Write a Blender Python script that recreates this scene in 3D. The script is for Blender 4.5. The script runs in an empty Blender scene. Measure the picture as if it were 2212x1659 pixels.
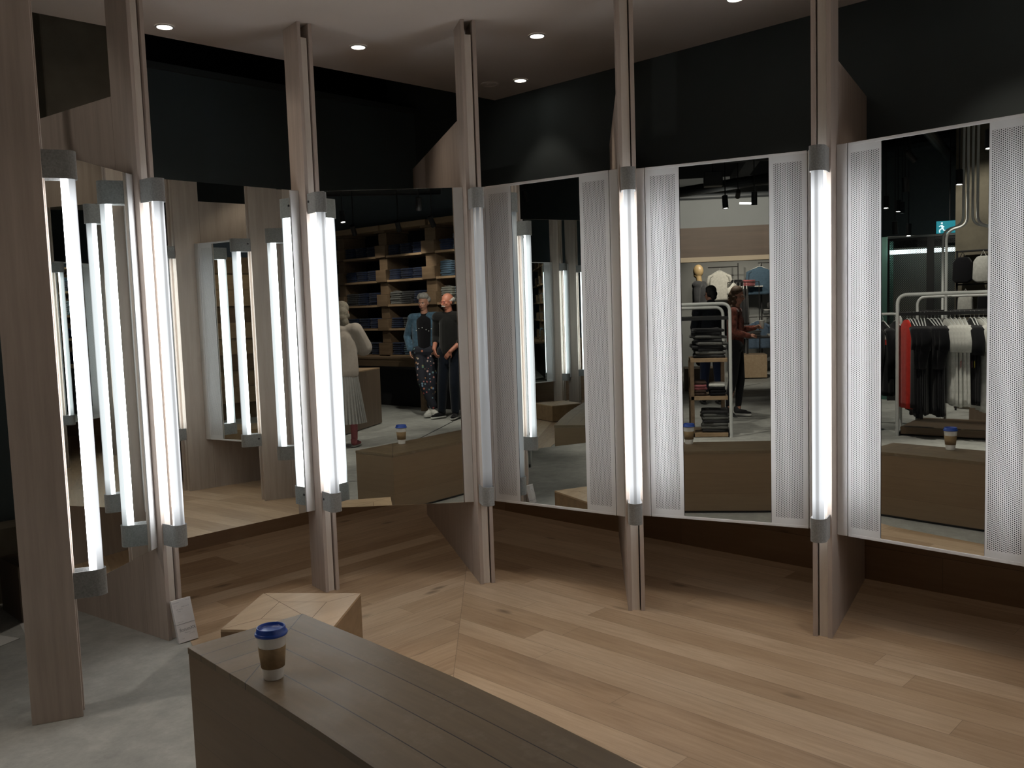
import bpy, bmesh, math, random
from mathutils import Vector, Matrix, noise
random.seed(7)
scene = bpy.context.scene
COL = scene.collection
R = math.radians

# ------------------------------------------------------------------ camera
F_PX = 1896.8
cam = bpy.data.cameras.new('camera'); camo = bpy.data.objects.new('camera', cam); COL.objects.link(camo)
cam.sensor_fit = 'HORIZONTAL'; cam.sensor_width = 36.0; cam.lens = F_PX / 2212.0 * 36.0
cam.clip_start = 0.05; cam.clip_end = 200
CR = ((0.69489, -0.08320, 0.71429), (-0.71837, -0.03480, 0.69479), (-0.03290, -0.99594, -0.08389))
right = Vector((CR[0][0], CR[1][0], CR[2][0])); down = Vector((CR[0][1], CR[1][1], CR[2][1])); fwd = Vector((CR[0][2], CR[1][2], CR[2][2]))
m = Matrix.Identity(4)
for i in range(3):
    m[i][0] = right[i]; m[i][1] = -down[i]; m[i][2] = -fwd[i]
m[0][3], m[1][3], m[2][3] = 0, 0, 1.55
camo.matrix_world = m
scene.camera = camo

# ------------------------------------------------------------------ world, exposure
scene.view_settings.view_transform = 'Standard'
scene.view_settings.look = 'None'
scene.view_settings.gamma = 1.0
scene.view_settings.use_curve_mapping = False
scene.view_settings.exposure = 0.0
w = bpy.data.worlds.new('world'); scene.world = w; w.use_nodes = True
w.node_tree.nodes['Background'].inputs[0].default_value = (0.5, 0.55, 0.6, 1)
w.node_tree.nodes['Background'].inputs[1].default_value = 0.03
try:
    scene.cycles.use_denoising = True
    scene.cycles.max_bounces = 14
    scene.cycles.glossy_bounces = 12
    scene.cycles.diffuse_bounces = 4
    scene.cycles.transparent_max_bounces = 16
    scene.cycles.sample_clamp_indirect = 3.0
    scene.cycles.caustics_reflective = True
except Exception:
    pass

# lamps (light objects); fixtures are built further down at the same places
ZC = 3.12
DOWN = [  # x, y, power
    (2.22, 4.66, 17), (3.22, 4.30, 14), (3.88, 3.48, 14), (4.52, 4.22, 5), (4.22, 2.40, 14),
    (2.15, 3.25, 13), (2.75, 2.85, 17), (2.85, 2.00, 18), (2.90, 1.10, 18), (2.65, 0.1, 15), (4.35, 1.2, 14), (1.15, 2.9, 5)]
def spot_lamp(name, loc, target, power, size=120, blend=.6, col=(1, .86, .70), rad=.05):
    l = bpy.data.lights.new(name, 'SPOT'); l.energy = power; l.spot_size = R(size); l.spot_blend = blend
    l.color = col; l.shadow_soft_size = rad
    o = bpy.data.objects.new(name, l); COL.objects.link(o); o.location = loc
    d = Vector(target) - Vector(loc)
    o.rotation_euler = d.to_track_quat('-Z', 'Y').to_euler()
    return o
DOWN_LAMPS = []
for q_, (x, y, p) in enumerate(DOWN):
    DOWN_LAMPS.append(spot_lamp('downlight_or_fill', (x, y, ZC - .03), (x, y, 0), p, (140, 112)[q_] if q_ < 2 else 84, 1.0 if q_ < 2 else .5, rad=.035))

# ------------------------------------------------------------------ material helpers
MATS = {}
def newmat(name):
    m = bpy.data.materials.new(name); m.use_nodes = True
    nt = m.node_tree; b = nt.nodes['Principled BSDF']; MATS[name] = m
    return m, nt, b
def nd(nt, t, **kw):
    n = nt.nodes.new(t)
    for k, v in kw.items(): setattr(n, k, v)
    return n
def math_n(nt, op, a, b=None, c=None):
    n = nt.nodes.new('ShaderNodeMath'); n.operation = op
    for i, v in enumerate((a, b, c)):
        if v is None: continue
        if isinstance(v, (int, float)): n.inputs[i].default_value = v
        else: nt.links.new(v, n.inputs[i])
    return n.outputs[0]
def ramp(nt, fac, stops):
    n = nt.nodes.new('ShaderNodeValToRGB'); nt.links.new(fac, n.inputs[0])
    e = n.color_ramp.elements
    while len(e) < len(stops): e.new(.5)
    for i, (p, c) in enumerate(stops):
        e[i].position = p; e[i].color = (*c, 1)
    return n.outputs[0]
def mixc(nt, fac, a, b, mode='MIX'):
    n = nt.nodes.new('ShaderNodeMix'); n.data_type = 'RGBA'; n.blend_type = mode
    if isinstance(fac, (int, float)): n.inputs[0].default_value = fac
    else: nt.links.new(fac, n.inputs[0])
    for idx, v in ((6, a), (7, b)):
        if isinstance(v, tuple): n.inputs[idx].default_value = (*v, 1)
        else: nt.links.new(v, n.inputs[idx])
    return n.outputs[2]
def objcoord(nt):
    t = nd(nt, 'ShaderNodeTexCoord'); s = nd(nt, 'ShaderNodeSeparateXYZ'); nt.links.new(t.outputs['Object'], s.inputs[0])
    return t.outputs['Object'], s.outputs[0], s.outputs[1], s.outputs[2]
def comb(nt, x, y, z):
    n = nd(nt, 'ShaderNodeCombineXYZ')
    for i, v in enumerate((x, y, z)):
        if isinstance(v, (int, float)): n.inputs[i].default_value = v
        else: nt.links.new(v, n.inputs[i])
    return n.outputs[0]
def noise_n(nt, vec, scale, detail=4, rough=.55):
    n = nd(nt, 'ShaderNodeTexNoise'); n.inputs['Scale'].default_value = scale; n.inputs['Detail'].default_value = detail
    n.inputs['Roughness'].default_value = rough
    nt.links.new(vec, n.inputs['Vector']); return n.outputs[0]
def bump(nt, b, h, strength=.2, dist=.002):
    n = nd(nt, 'ShaderNodeBump'); n.inputs['Strength'].default_value = strength; n.inputs['Distance'].default_value = dist
    nt.links.new(h, n.inputs['Height']); nt.links.new(n.outputs[0], b.inputs['Normal'])
def simple(name, col, rough=.6, metal=0, var=.06, scale=30, spec=.5, bmp=0, sheen=0):
    m, nt, b = newmat(name)
    co, x, y, z = objcoord(nt)
    n = noise_n(nt, co, scale)
    lo = tuple(max(0, c * (1 - var)) for c in col); hi = tuple(min(1, c * (1 + var)) for c in col)
    nt.links.new(ramp(nt, n, [(.3, lo), (.7, hi)]), b.inputs['Base Color'])
    b.inputs['Roughness'].default_value = rough; b.inputs['Metallic'].default_value = metal
    b.inputs['Specular IOR Level'].default_value = spec
    if bmp: bump(nt, b, n, bmp)
    if sheen: b.inputs['Sheen Weight'].default_value = sheen
    return m
def wood(name, c1, c2, rough=.5, along='Z', sc=1.0, bmp=.1, spec=.4, dark=None):
    m, nt, b = newmat(name)
    co, x, y, z = objcoord(nt)
    k = {'X': (1.2, 22, 22), 'Y': (22, 1.2, 22), 'Z': (22, 22, 1.2)}[along]
    v = comb(nt, math_n(nt, 'MULTIPLY', x, k[0] * sc), math_n(nt, 'MULTIPLY', y, k[1] * sc), math_n(nt, 'MULTIPLY', z, k[2] * sc))
    n1 = noise_n(nt, v, 1.6, 6, .6); n2 = noise_n(nt, co, 1.3, 2)
    f = math_n(nt, 'ADD', math_n(nt, 'MULTIPLY', n1, .7), math_n(nt, 'MULTIPLY', n2, .3))
    nt.links.new(ramp(nt, f, [(.32, c1), (.66, c2)]), b.inputs['Base Color'])
    b.inputs['Roughness'].default_value = rough; b.inputs['Specular IOR Level'].default_value = spec
    bump(nt, b, n1, bmp)
    return m
def emis(name, col, st):
    m, nt, b = newmat(name)
    b.inputs['Base Color'].default_value = (*[min(1, c) for c in col], 1)
    b.inputs['Emission Color'].default_value = (*col, 1); b.inputs['Emission Strength'].default_value = st
    return m

# plank wood with a 45 degree mitre: planks run along y on one side of the line, along x on the other
def plank_mat(name, w, L, stops, mitre, gap=.0012, gapdark=.35, rough=.42, knots=True, swap=False, horiz=False, grain=1.0, gaprel=None, spec=.45, scuff=False, rowvar=1.0):
    # mitre: (a, b, c): y-planks where a*x + b*y > c
    m, nt, b = newmat(name)
    co, x, y, z = objcoord(nt)
    if mitre is None:
        along, across = (x, y) if swap else (y, x)
        if horiz: along, across = math_n(nt, 'ADD', x, y), z
        side = None
    else:
        s = math_n(nt, 'ADD', math_n(nt, 'MULTIPLY', x, mitre[0]), math_n(nt, 'MULTIPLY', y, mitre[1]))
        side = math_n(nt, 'GREATER_THAN', s, mitre[2])
        inv = math_n(nt, 'SUBTRACT', 1.0, side)
        along = math_n(nt, 'ADD', math_n(nt, 'MULTIPLY', y, side), math_n(nt, 'MULTIPLY', x, inv))
        across = math_n(nt, 'ADD', math_n(nt, 'MULTIPLY', x, side), math_n(nt, 'MULTIPLY', y, inv))
        across = math_n(nt, 'ADD', across, math_n(nt, 'MULTIPLY', side, w[1] if isinstance(w, tuple) else 0.0))
    ww = w[0] if isinstance(w, tuple) else w
    r = math_n(nt, 'DIVIDE', across, ww); row = math_n(nt, 'FLOOR', r)
    seed = math_n(nt, 'MULTIPLY', row, 1.37) if side is None else math_n(nt, 'ADD', math_n(nt, 'MULTIPLY', row, 1.37), math_n(nt, 'MULTIPLY', side, 31.7))
    wn = nd(nt, 'ShaderNodeTexWhiteNoise', noise_dimensions='1D'); nt.links.new(seed, wn.inputs['W'])
    c = math_n(nt, 'ADD', math_n(nt, 'DIVIDE', along, L), math_n(nt, 'MULTIPLY', wn.outputs[0], 7.0))
    cell = math_n(nt, 'FLOOR', c)
    wn2 = nd(nt, 'ShaderNodeTexWhiteNoise', noise_dimensions='2D')
    nt.links.new(comb(nt, seed, cell, 0), wn2.inputs['Vector'])
    tone = wn2.outputs[0]
    gv = comb(nt, math_n(nt, 'MULTIPLY', across, 26 * grain), math_n(nt, 'ADD', math_n(nt, 'MULTIPLY', along, 2.0 * grain), math_n(nt, 'MULTIPLY', tone, 60)), 0)
    g = noise_n(nt, gv, 1.5, 7, .62)
    gv2 = comb(nt, math_n(nt, 'MULTIPLY', across, 5), math_n(nt, 'ADD', math_n(nt, 'MULTIPLY', along, .9), math_n(nt, 'MULTIPLY', tone, 30)), 0)
    g2 = noise_n(nt, gv2, 1.7, 3, .5)
    f = math_n(nt, 'ADD', math_n(nt, 'MULTIPLY', tone, .42 * rowvar), math_n(nt, 'ADD', math_n(nt, 'MULTIPLY', g, .46), math_n(nt, 'MULTIPLY', g2, .34)))
    col = ramp(nt, f, stops)
    if knots:
        kv = comb(nt, math_n(nt, 'MULTIPLY', across, 3.2), math_n(nt, 'ADD', math_n(nt, 'MULTIPLY', along, 1.35), math_n(nt, 'MULTIPLY', tone, 9)), 0)
        vo = nd(nt, 'ShaderNodeTexVoronoi'); vo.inputs['Scale'].default_value = 1.4; nt.links.new(kv, vo.inputs['Vector'])
        kd = math_n(nt, 'ADD', vo.outputs['Distance'], math_n(nt, 'MULTIPLY', math_n(nt, 'SUBTRACT', g, .5), .12))
        k = ramp(nt, kd, [(.04, (1, 1, 1)), (.13, (0, 0, 0))])
        col = mixc(nt, math_n(nt, 'MULTIPLY', k, .62), col, (.10, .065, .04))
    e1 = math_n(nt, 'PINGPONG', r, .5); e2 = math_n(nt, 'PINGPONG', c, .5)
    g1 = math_n(nt, 'LESS_THAN', e1, gap / ww); g3 = math_n(nt, 'LESS_THAN', e2, gap * .8 / L)
    gg = math_n(nt, 'MAXIMUM', g1, g3)
    if side is not None:
        dl = math_n(nt, 'ABSOLUTE', math_n(nt, 'SUBTRACT', s, mitre[2]))
        nrm = math.hypot(mitre[0], mitre[1])
        gg = math_n(nt, 'MAXIMUM', gg, math_n(nt, 'LESS_THAN', dl, gap * nrm))
    col = mixc(nt, math_n(nt, 'MULTIPLY', gg, 1 - gapdark), col, (.02, .014, .01))
    if scuff:
        sn = noise_n(nt, comb(nt, math_n(nt, 'MULTIPLY', x, 1.0), math_n(nt, 'MULTIPLY', y, 1.0), 0), 9, 6, .7)
        col = mixc(nt, math_n(nt, 'MULTIPLY', ramp(nt, sn, [(.5, (0, 0, 0)), (.78, (1, 1, 1))]), .22), col, (.42, .38, .33))
    nt.links.new(col, b.inputs['Base Color'])
    b.inputs['Roughness'].default_value = rough; b.inputs['Specular IOR Level'].default_value = spec
    nt.links.new(math_n(nt, 'ADD', rough - .08, math_n(nt, 'MULTIPLY', g2, .18)), b.inputs['Roughness'])
    bump(nt, b, math_n(nt, 'SUBTRACT', g, math_n(nt, 'MULTIPLY', gg, 1.5)), .12, .0015)
    return m

M_fin = wood('fin_oak_veneer', (.37, .305, .26), (.49, .41, .355), .55)
M_core = wood('fin_core_pale', (.62, .55, .48), (.74, .67, .60), .5)
M_felt = simple('grey_felt', (.235, .235, .23), .95, var=.18, scale=160, spec=.1, bmp=.4, sheen=.3)
M_white = simple('white_powder_coat', (.62, .61, .60), .45, var=.02, scale=8, spec=.4)
M_tubegrey = simple('unlit_tube_plastic', (.66, .68, .70), .3, var=.03)
M_black = simple('black_metal', (.012, .012, .013), .5)
M_darkwall = simple('charcoal_paint', (.058, .072, .076), .8, var=.05, scale=3, spec=.25)
M_ceil = simple('grey_plaster', (.74, .675, .63), .9, var=.03, scale=2, spec=.2)
M_plenum = simple('black_ceiling_paint', (.008, .009, .011), .9, var=.1, scale=4, spec=.1)
M_conc_col = simple('raw_concrete', (.13, .115, .085), .9, var=.25, scale=3, bmp=.3)
M_wains = plank_mat('oak_boards_dark', .19, 1.6, [(.2, (.20, .125, .075)), (.55, (.29, .19, .115)), (.9, (.38, .26, .165))], None, gap=.001, horiz=True)
M_floorwood = plank_mat('oak_floor_planks', .145, 2.1, [(.26, (.24, .150, .085)), (.44, (.38, .258, .160)), (.60, (.47, .335, .218)), (.80, (.61, .465, .325))], (1, -1, -.34), gap=.0010, gapdark=.45, rowvar=.85, grain=1.25)
def mk_bench():
    m, nt, b = newmat('bench_oak_boards')
    co, x, y, z = objcoord(nt)
    sv = math_n(nt, 'ADD', math_n(nt, 'MULTIPLY', x, .39), math_n(nt, 'MULTIPLY', y, -.445))
    side = math_n(nt, 'GREATER_THAN', sv, -.599); inv = math_n(nt, 'SUBTRACT', 1.0, side)
    q = math_n(nt, 'SUBTRACT', 1.57, y)
    ax = math_n(nt, 'DIVIDE', math_n(nt, 'SUBTRACT', math_n(nt, 'ADD', x, math_n(nt, 'MULTIPLY', math_n(nt, 'MULTIPLY', q, q), .0325)), .25), .1125)
    ay = math_n(nt, 'DIVIDE', math_n(nt, 'SUBTRACT', y, 1.583), .1045)
    r = math_n(nt, 'ADD', math_n(nt, 'MULTIPLY', ax, side), math_n(nt, 'MULTIPLY', ay, inv))
    along = math_n(nt, 'ADD', math_n(nt, 'MULTIPLY', y, side), math_n(nt, 'MULTIPLY', x, inv))
    row = math_n(nt, 'FLOOR', r)
    wn = nd(nt, 'ShaderNodeTexWhiteNoise', noise_dimensions='2D'); nt.links.new(comb(nt, row, side, 0), wn.inputs['Vector'])
    g = noise_n(nt, comb(nt, math_n(nt, 'MULTIPLY', r, 3.0), math_n(nt, 'ADD', math_n(nt, 'MULTIPLY', along, 2.2), math_n(nt, 'MULTIPLY', wn.outputs[0], 40)), 0), 1.6, 7, .6)
    n2 = noise_n(nt, co, 3.0, 4, .6)
    f = math_n(nt, 'ADD', math_n(nt, 'MULTIPLY', wn.outputs[0], .22), math_n(nt, 'ADD', math_n(nt, 'MULTIPLY', g, .45), math_n(nt, 'MULTIPLY', n2, .3)))
    col = ramp(nt, f, [(.25, (.110, .078, .045)), (.5, (.158, .115, .069)), (.8, (.21, .157, .098))])
    sc = noise_n(nt, co, 8, 8, .75)
    col = mixc(nt, math_n(nt, 'MULTIPLY', ramp(nt, sc, [(.52, (0, 0, 0)), (.74, (1, 1, 1))]), .22), col, (.40, .36, .31))
    # a curved scratch of dry chalky wear near the cup
    dx = math_n(nt, 'ADD', x, -.01); dy = math_n(nt, 'ADD', y, -.98)
    rad = math_n(nt, 'SQRT', math_n(nt, 'ADD', math_n(nt, 'MULTIPLY', dx, dx), math_n(nt, 'MULTIPLY', dy, dy)))
    wob = math_n(nt, 'MULTIPLY', math_n(nt, 'SUBTRACT', noise_n(nt, co, 40, 4, .7), .5), .05)
    gg = math_n(nt, 'MULTIPLY', math_n(nt, 'LESS_THAN', math_n(nt, 'PINGPONG', r, .5), .016), math_n(nt, 'LESS_THAN', math_n(nt, 'ABSOLUTE', math_n(nt, 'ADD', r, 2.0)), 1.6))
    dl = math_n(nt, 'LESS_THAN', math_n(nt, 'ABSOLUTE', math_n(nt, 'ADD', sv, .599)), .0009)
    gg = math_n(nt, 'MAXIMUM', gg, dl)
    col = mixc(nt, gg, col, (.012, .009, .007))
    nt.links.new(col, b.inputs['Base Color'])
    nt.links.new(math_n(nt, 'ADD', .40, math_n(nt, 'MULTIPLY', n2, .22)), b.inputs['Roughness'])
    b.inputs['Specular IOR Level'].default_value = .42
    bump(nt, b, g, .10, .0012)
    return m
M_bench = mk_bench()
M_bench_side = plank_mat('bench_side_oak', .149, 40.0, [(.2, (.105, .066, .036)), (.5, (.145, .094, .053)), (.85, (.185, .125, .074))], None, gap=.0008, knots=False, gapdark=.6, rough=.45, horiz=True)
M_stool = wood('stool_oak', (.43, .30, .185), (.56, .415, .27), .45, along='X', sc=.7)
M_stool_line = simple('joint_line', (.12, .075, .045), .7)  # dark colour of the stool's board joints

def mk_mirror():
    m, nt, b = newmat('mirror_glass')
    b.inputs['Base Color'].default_value = (.80, .845, .83, 1); b.inputs['Metallic'].default_value = 1; b.inputs['Roughness'].default_value = 0.0
    return m
M_mirror = mk_mirror()
M_edge = simple('glass_edge', (.55, .60, .56), .1, var=.02)

def mk_concrete():
    m, nt, b = newmat('polished_concrete')
    co, x, y, z = objcoord(nt)
    n1 = noise_n(nt, co, 1.6, 6, .6); n2 = noise_n(nt, co, 9, 6, .7); n3 = noise_n(nt, co, 60, 3, .6)
    f = math_n(nt, 'ADD', math_n(nt, 'MULTIPLY', n1, .5), math_n(nt, 'ADD', math_n(nt, 'MULTIPLY', n2, .4), math_n(nt, 'MULTIPLY', n3, .1)))
    nt.links.new(ramp(nt, f, [(.36, (.26, .265, .25)), (.5, (.36, .365, .345)), (.64, (.48, .485, .46))]), b.inputs['Base Color'])
    b.inputs['Roughness'].default_value = .55; b.inputs['Specular IOR Level'].default_value = .35
    bump(nt, b, n2, .08)
    return m
M_concrete = mk_concrete()

def mk_perf(name, col, px, pz, rad, xm, z0, z1, rough=.45):
    # real through-holes: a staggered lattice of round openings (transparent) in a painted sheet
    m, nt, b = newmat(name)
    b.inputs['Base Color'].default_value = (*col, 1); b.inputs['Roughness'].default_value = rough
    co, x, y, z = objcoord(nt)
    def grid(ox, oz):
        a = math_n(nt, 'SUBTRACT', math_n(nt, 'FRACT', math_n(nt, 'ADD', math_n(nt, 'DIVIDE', x, px * 2), ox + 50)), .5)
        c = math_n(nt, 'SUBTRACT', math_n(nt, 'FRACT', math_n(nt, 'ADD', math_n(nt, 'DIVIDE', z, pz), oz + 50)), .5)
        a = math_n(nt, 'MULTIPLY', a, px * 2); c = math_n(nt, 'MULTIPLY', c, pz)
        d = math_n(nt, 'SQRT', math_n(nt, 'ADD', math_n(nt, 'MULTIPLY', a, a), math_n(nt, 'MULTIPLY', c, c)))
        return math_n(nt, 'LESS_THAN', d, rad)
    h = math_n(nt, 'MAXIMUM', grid(0, 0), grid(.5, .5))
    h = math_n(nt, 'MULTIPLY', h, math_n(nt, 'LESS_THAN', math_n(nt, 'ABSOLUTE', x), xm))
    h = math_n(nt, 'MULTIPLY', h, math_n(nt, 'GREATER_THAN', z, z0)); h = math_n(nt, 'MULTIPLY', h, math_n(nt, 'LESS_THAN', z, z1))
    tr = nd(nt, 'ShaderNodeBsdfTransparent'); mx = nd(nt, 'ShaderNodeMixShader')
    nt.links.new(h, mx.inputs[0]); nt.links.new(b.outputs[0], mx.inputs[1]); nt.links.new(tr.outputs[0], mx.inputs[2])
    nt.links.new(mx.outputs[0], nt.nodes['Material Output'].inputs[0])
    return m
M_perf = mk_perf('perforated_white_sheet', (.60, .595, .585), .0076, .0088, .0025, .0665, .505, 2.195)

def mk_tube(name, back, mid, front, turn=0.0):
    # opal sleeve round an LED strip that faces the post: brightest at the back, a dim stripe where the strip's carrier sits in front
    m, nt, b = newmat(name)
    co, x, y, z = objcoord(nt)
    ang = math_n(nt, 'ARCTAN2', y, math_n(nt, 'MULTIPLY', x, -1.0))   # 0 = facing away from post
    a = math_n(nt, 'ABSOLUTE', math_n(nt, 'SUBTRACT', ang, R(turn)))
    t = math_n(nt, 'DIVIDE', a, math.pi)
    f = ramp(nt, t, [(.0, (front,) * 3), (.06, (front,) * 3), (.12, (mid,) * 3), (.44, (mid * 1.15,) * 3), (.60, (back,) * 3), (1.0, (back,) * 3)])
    n = nd(nt, 'ShaderNodeSeparateColor'); nt.links.new(f, n.inputs[0])
    # a little dimmer right at both ends
    ze = math_n(nt, 'SUBTRACT', .765, math_n(nt, 'ABSOLUTE', math_n(nt, 'SUBTRACT', z, 1.345)))
    zf = nd(nt, 'ShaderNodeMapRange'); nt.links.new(ze, zf.inputs[0]); zf.inputs[1].default_value = 0; zf.inputs[2].default_value = .09; zf.inputs[3].default_value = .35; zf.inputs[4].default_value = 1
    b.inputs['Base Color'].default_value = (.22, .23, .24, 1); b.inputs['Roughness'].default_value = .35
    b.inputs['Emission Color'].default_value = (.93, .965, 1, 1)
    nt.links.new(math_n(nt, 'MULTIPLY', math_n(nt, 'MULTIPLY', n.outputs[0], 14.0), zf.outputs[0]), b.inputs['Emission Strength'])
    return m
TUBE_BACK, TUBE_MID, TUBE_FRONT = 1.0, .068, .036      # times 10 (ramp colours stay below one)
M_tube = mk_tube('led_tube_opal', TUBE_BACK, TUBE_MID, TUBE_FRONT)
M_tube_faint = mk_tube('led_tube_dim', .018, .012, .012)  # for the unlit tube: a faint glow put into its material
M_lampdisc = emis('lamp_lens', (1, .93, .82), 14)
M_spotlens = emis('track_spot_lens', (1, .95, .86), 30)

# ------------------------------------------------------------------ mesh helpers
def obj(name, bm, mat, parent=None, smooth=False, mats=None):
    me = bpy.data.meshes.new(name)
    bmesh.ops.recalc_face_normals(bm, faces=bm.faces[:])
    bm.to_mesh(me); bm.free()
    for mm in (mats or [mat]): me.materials.append(mm)
    if smooth:
        for p in me.polygons: p.use_smooth = True
    o = bpy.data.objects.new(name, me); COL.objects.link(o)
    if parent is not None: o.parent = parent
    return o
def tag(o, label, cat, group=None, kind=None):
    o['label'] = label; o['category'] = cat
    if group: o['group'] = group
    if kind: o['kind'] = kind
    return o
def struct(o, label=None):
    o['kind'] = 'structure'
    if label: o['label'] = label
    return o
def empty(name, loc=(0, 0, 0), rz=0.0):
    o = bpy.data.objects.new(name, None); COL.objects.link(o)
    o.location = loc; o.rotation_euler = (0, 0, rz); o.empty_display_size = .1
    return o
def box(bm, x0, x1, y0, y1, z0, z1, bev=0.0, seg=2, mi=0, mat=None):
    r = bmesh.ops.create_cube(bm, size=1.0)
    vs = r['verts']
    for v in vs:
        v.co = Vector((x0 + (v.co.x + .5) * (x1 - x0), y0 + (v.co.y + .5) * (y1 - y0), z0 + (v.co.z + .5) * (z1 - z0)))
    if mat is not None:
        for v in vs: v.co = mat @ v.co
    fs = set(f for v in vs for f in v.link_faces)
    if bev:
        es = list(set(e for v in vs for e in v.link_edges))
        rr = bmesh.ops.bevel(bm, geom=es, offset=bev, segments=seg, affect='EDGES', profile=.5)
        fs = set(rr['faces']) | set(f for f in fs if f.is_valid)
    for f in fs:
        if f.is_valid: f.material_index = mi
    return vs
def B(x0, x1, y0, y1, z0, z1, bev=0.0, seg=2):
    bm = bmesh.new(); box(bm, x0, x1, y0, y1, z0, z1, bev, seg); return bm
def prism(bm, pts, z0, z1, bev=0.0, mi=0):
    lo = [bm.verts.new((p[0], p[1], z0)) for p in pts]; hi = [bm.verts.new((p[0], p[1], z1)) for p in pts]
    n = len(pts); fs = []
    fs.append(bm.faces.new(lo[::-1])); fs.append(bm.faces.new(hi))
    for i in range(n): fs.append(bm.faces.new((lo[i], lo[(i + 1) % n], hi[(i + 1) % n], hi[i])))
    for f in fs: f.material_index = mi
    if bev:
        es = list(set(e for f in fs for e in f.edges))
        bmesh.ops.bevel(bm, geom=es, offset=bev, segments=2, affect='EDGES', profile=.5)
    return bm
def tube(bm, pts, r, seg=10, cap=True, mi=0, radii=None, flat=1.0):
    pts = [Vector(p) for p in pts]; rings = []
    prev = None
    for i, p in enumerate(pts):
        if i == 0: t = pts[1] - p
        elif i == len(pts) - 1: t = p - pts[i - 1]
        else: t = (pts[i + 1] - p).normalized() + (p - pts[i - 1]).normalized()
        if t.length < 1e-9: t = Vector((0, 0, 1))
        t.normalize()
        if prev is None:
            a = Vector((0, 0, 1)) if abs(t.z) < .9 else Vector((1, 0, 0))
            u = t.cross(a).normalized()
        else:
            u = (prev - t * prev.dot(t)).normalized()
        prev = u; v = t.cross(u)
        rr = radii[i] if radii else r
        rings.append([bm.verts.new(p + (u * math.cos(2 * math.pi * k / seg) + v * math.sin(2 * math.pi * k / seg) * flat) * rr) for k in range(seg)])
    for i in range(len(rings) - 1):
        for k in range(seg):
            f = bm.faces.new((rings[i][k], rings[i][(k + 1) % seg], rings[i + 1][(k + 1) % seg], rings[i + 1][k])); f.material_index = mi
    if cap:
        f = bm.faces.new(rings[0][::-1]); f.material_index = mi; f = bm.faces.new(rings[-1]); f.material_index = mi
    return rings
def lathe(bm, prof, seg=40, cx=0, cy=0, mi=0, cap=True):
    rings = []
    for (r, z) in prof:
        rings.append([bm.verts.new((cx + r * math.cos(2 * math.pi * k / seg), cy + r * math.sin(2 * math.pi * k / seg), z)) for k in range(seg)])
    for i in range(len(rings) - 1):
        for k in range(seg):
            f = bm.faces.new((rings[i][k], rings[i][(k + 1) % seg], rings[i + 1][(k + 1) % seg], rings[i + 1][k])); f.material_index = mi
    if cap:
        bm.faces.new(rings[0][::-1]).material_index = mi; bm.faces.new(rings[-1]).material_index = mi
    return bm
def arc(p0, p1, p2, n=8):
    # quadratic curve through a corner p1
    p0, p1, p2 = Vector(p0), Vector(p1), Vector(p2)
    return [p0 * (1 - t) ** 2 + p1 * 2 * t * (1 - t) + p2 * t * t for t in [i / n for i in range(n + 1)]]
def rounded(pts, r, n=6):
    # polyline with rounded corners
    pts = [Vector(p) for p in pts]; out = [pts[0]]
    for i in range(1, len(pts) - 1):
        a = (pts[i - 1] - pts[i]); b = (pts[i + 1] - pts[i])
        rr = min(r, a.length * .49, b.length * .49)
        out += arc(pts[i] + a.normalized() * rr, pts[i], pts[i] + b.normalized() * rr, n)
    out.append(pts[-1]); return out
def copy_tree(o, parent=None):
    c = o.copy(); COL.objects.link(c)
    if parent is not None: c.parent = parent
    for ch in list(o.children): copy_tree(ch, c)
    return c
# ================================================================== ROOM SHELL
CZ = 4.35   # black open ceiling of the shop
WOODPOLY = [(1.87, 4.08), (1.71, 3.6), (1.74, 3.0), (1.93, 2.45), (1.98, 1.8), (1.93, 1.0), (1.8, 0.0), (1.55, -1.2), (1.35, -2.4), (1.3, -3.9), (4.79, -3.9), (4.79, 5.68), (1.98, 5.68), (1.92, 4.4)]
bm = B(-16, 6, -6, 13, -.12, 0.0)
fl = struct(obj('floor_concrete', bm, M_concrete), 'grey polished concrete shop floor')
bm = prism(bmesh.new(), WOODPOLY, -.05, .003)
struct(obj('floor_wood', bm, M_floorwood), 'pale oak plank floor inside and behind the mirror ring')
# expansion joints cut in the slab
bm = bmesh.new()
for (a, b_) in [((-2.2, -1.95), (-.4, 1.15)), ((.2, 2.35), (.9, 1.2)), ((-5.0, -.6), (-2.0, 1.0)), ((-9.0, .6), (-4.2, 3.6)), ((-7.5, -.9), (-7.0, 4.5))]:
    a, b_ = Vector((*a, 0)), Vector((*b_, 0)); d = (b_ - a).normalized(); n = Vector((-d.y, d.x, 0)) * .008
    vs = [bm.verts.new(p + Vector((0, 0, .0012))) for p in (a + n, b_ + n, b_ - n, a - n)]
    bm.faces.new(vs)
struct(obj('trim_1', bm, M_black), 'dark joint lines in the concrete')
# walls behind the ring
WX, WY = 4.79, 5.68
struct(obj('wall_right', B(WX, WX + .15, -4.05, 6.2, 0, CZ), M_darkwall), 'charcoal painted wall behind the ring')
struct(obj('wall_back', B(1.1, WX + .15, WY, WY + .12, 0, 3.18), simple('charcoal_paint_lifted', (.085, .112, .122), .8, var=.04, scale=3, spec=.2)), 'charcoal painted wall with a ledge on top')  # charcoal wall, colour raised to stand in for missing light
bm = bmesh.new(); box(bm, 1.1, WX, WY - .03, WY + .35, 3.18, 3.22)
struct(obj('trim_2', bm, M_darkwall), 'ledge on top of the dark wall')
struct(obj('wall_plenum', B(-2.2, WX, WY + .35, WY + .5, 0, CZ), M_plenum), 'black upper wall above the ledge')
struct(obj('wall_far_end', B(1.3, WX, -4.05, -3.9, 0, CZ), M_darkwall), 'charcoal wall at the far end of the ring')
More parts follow.
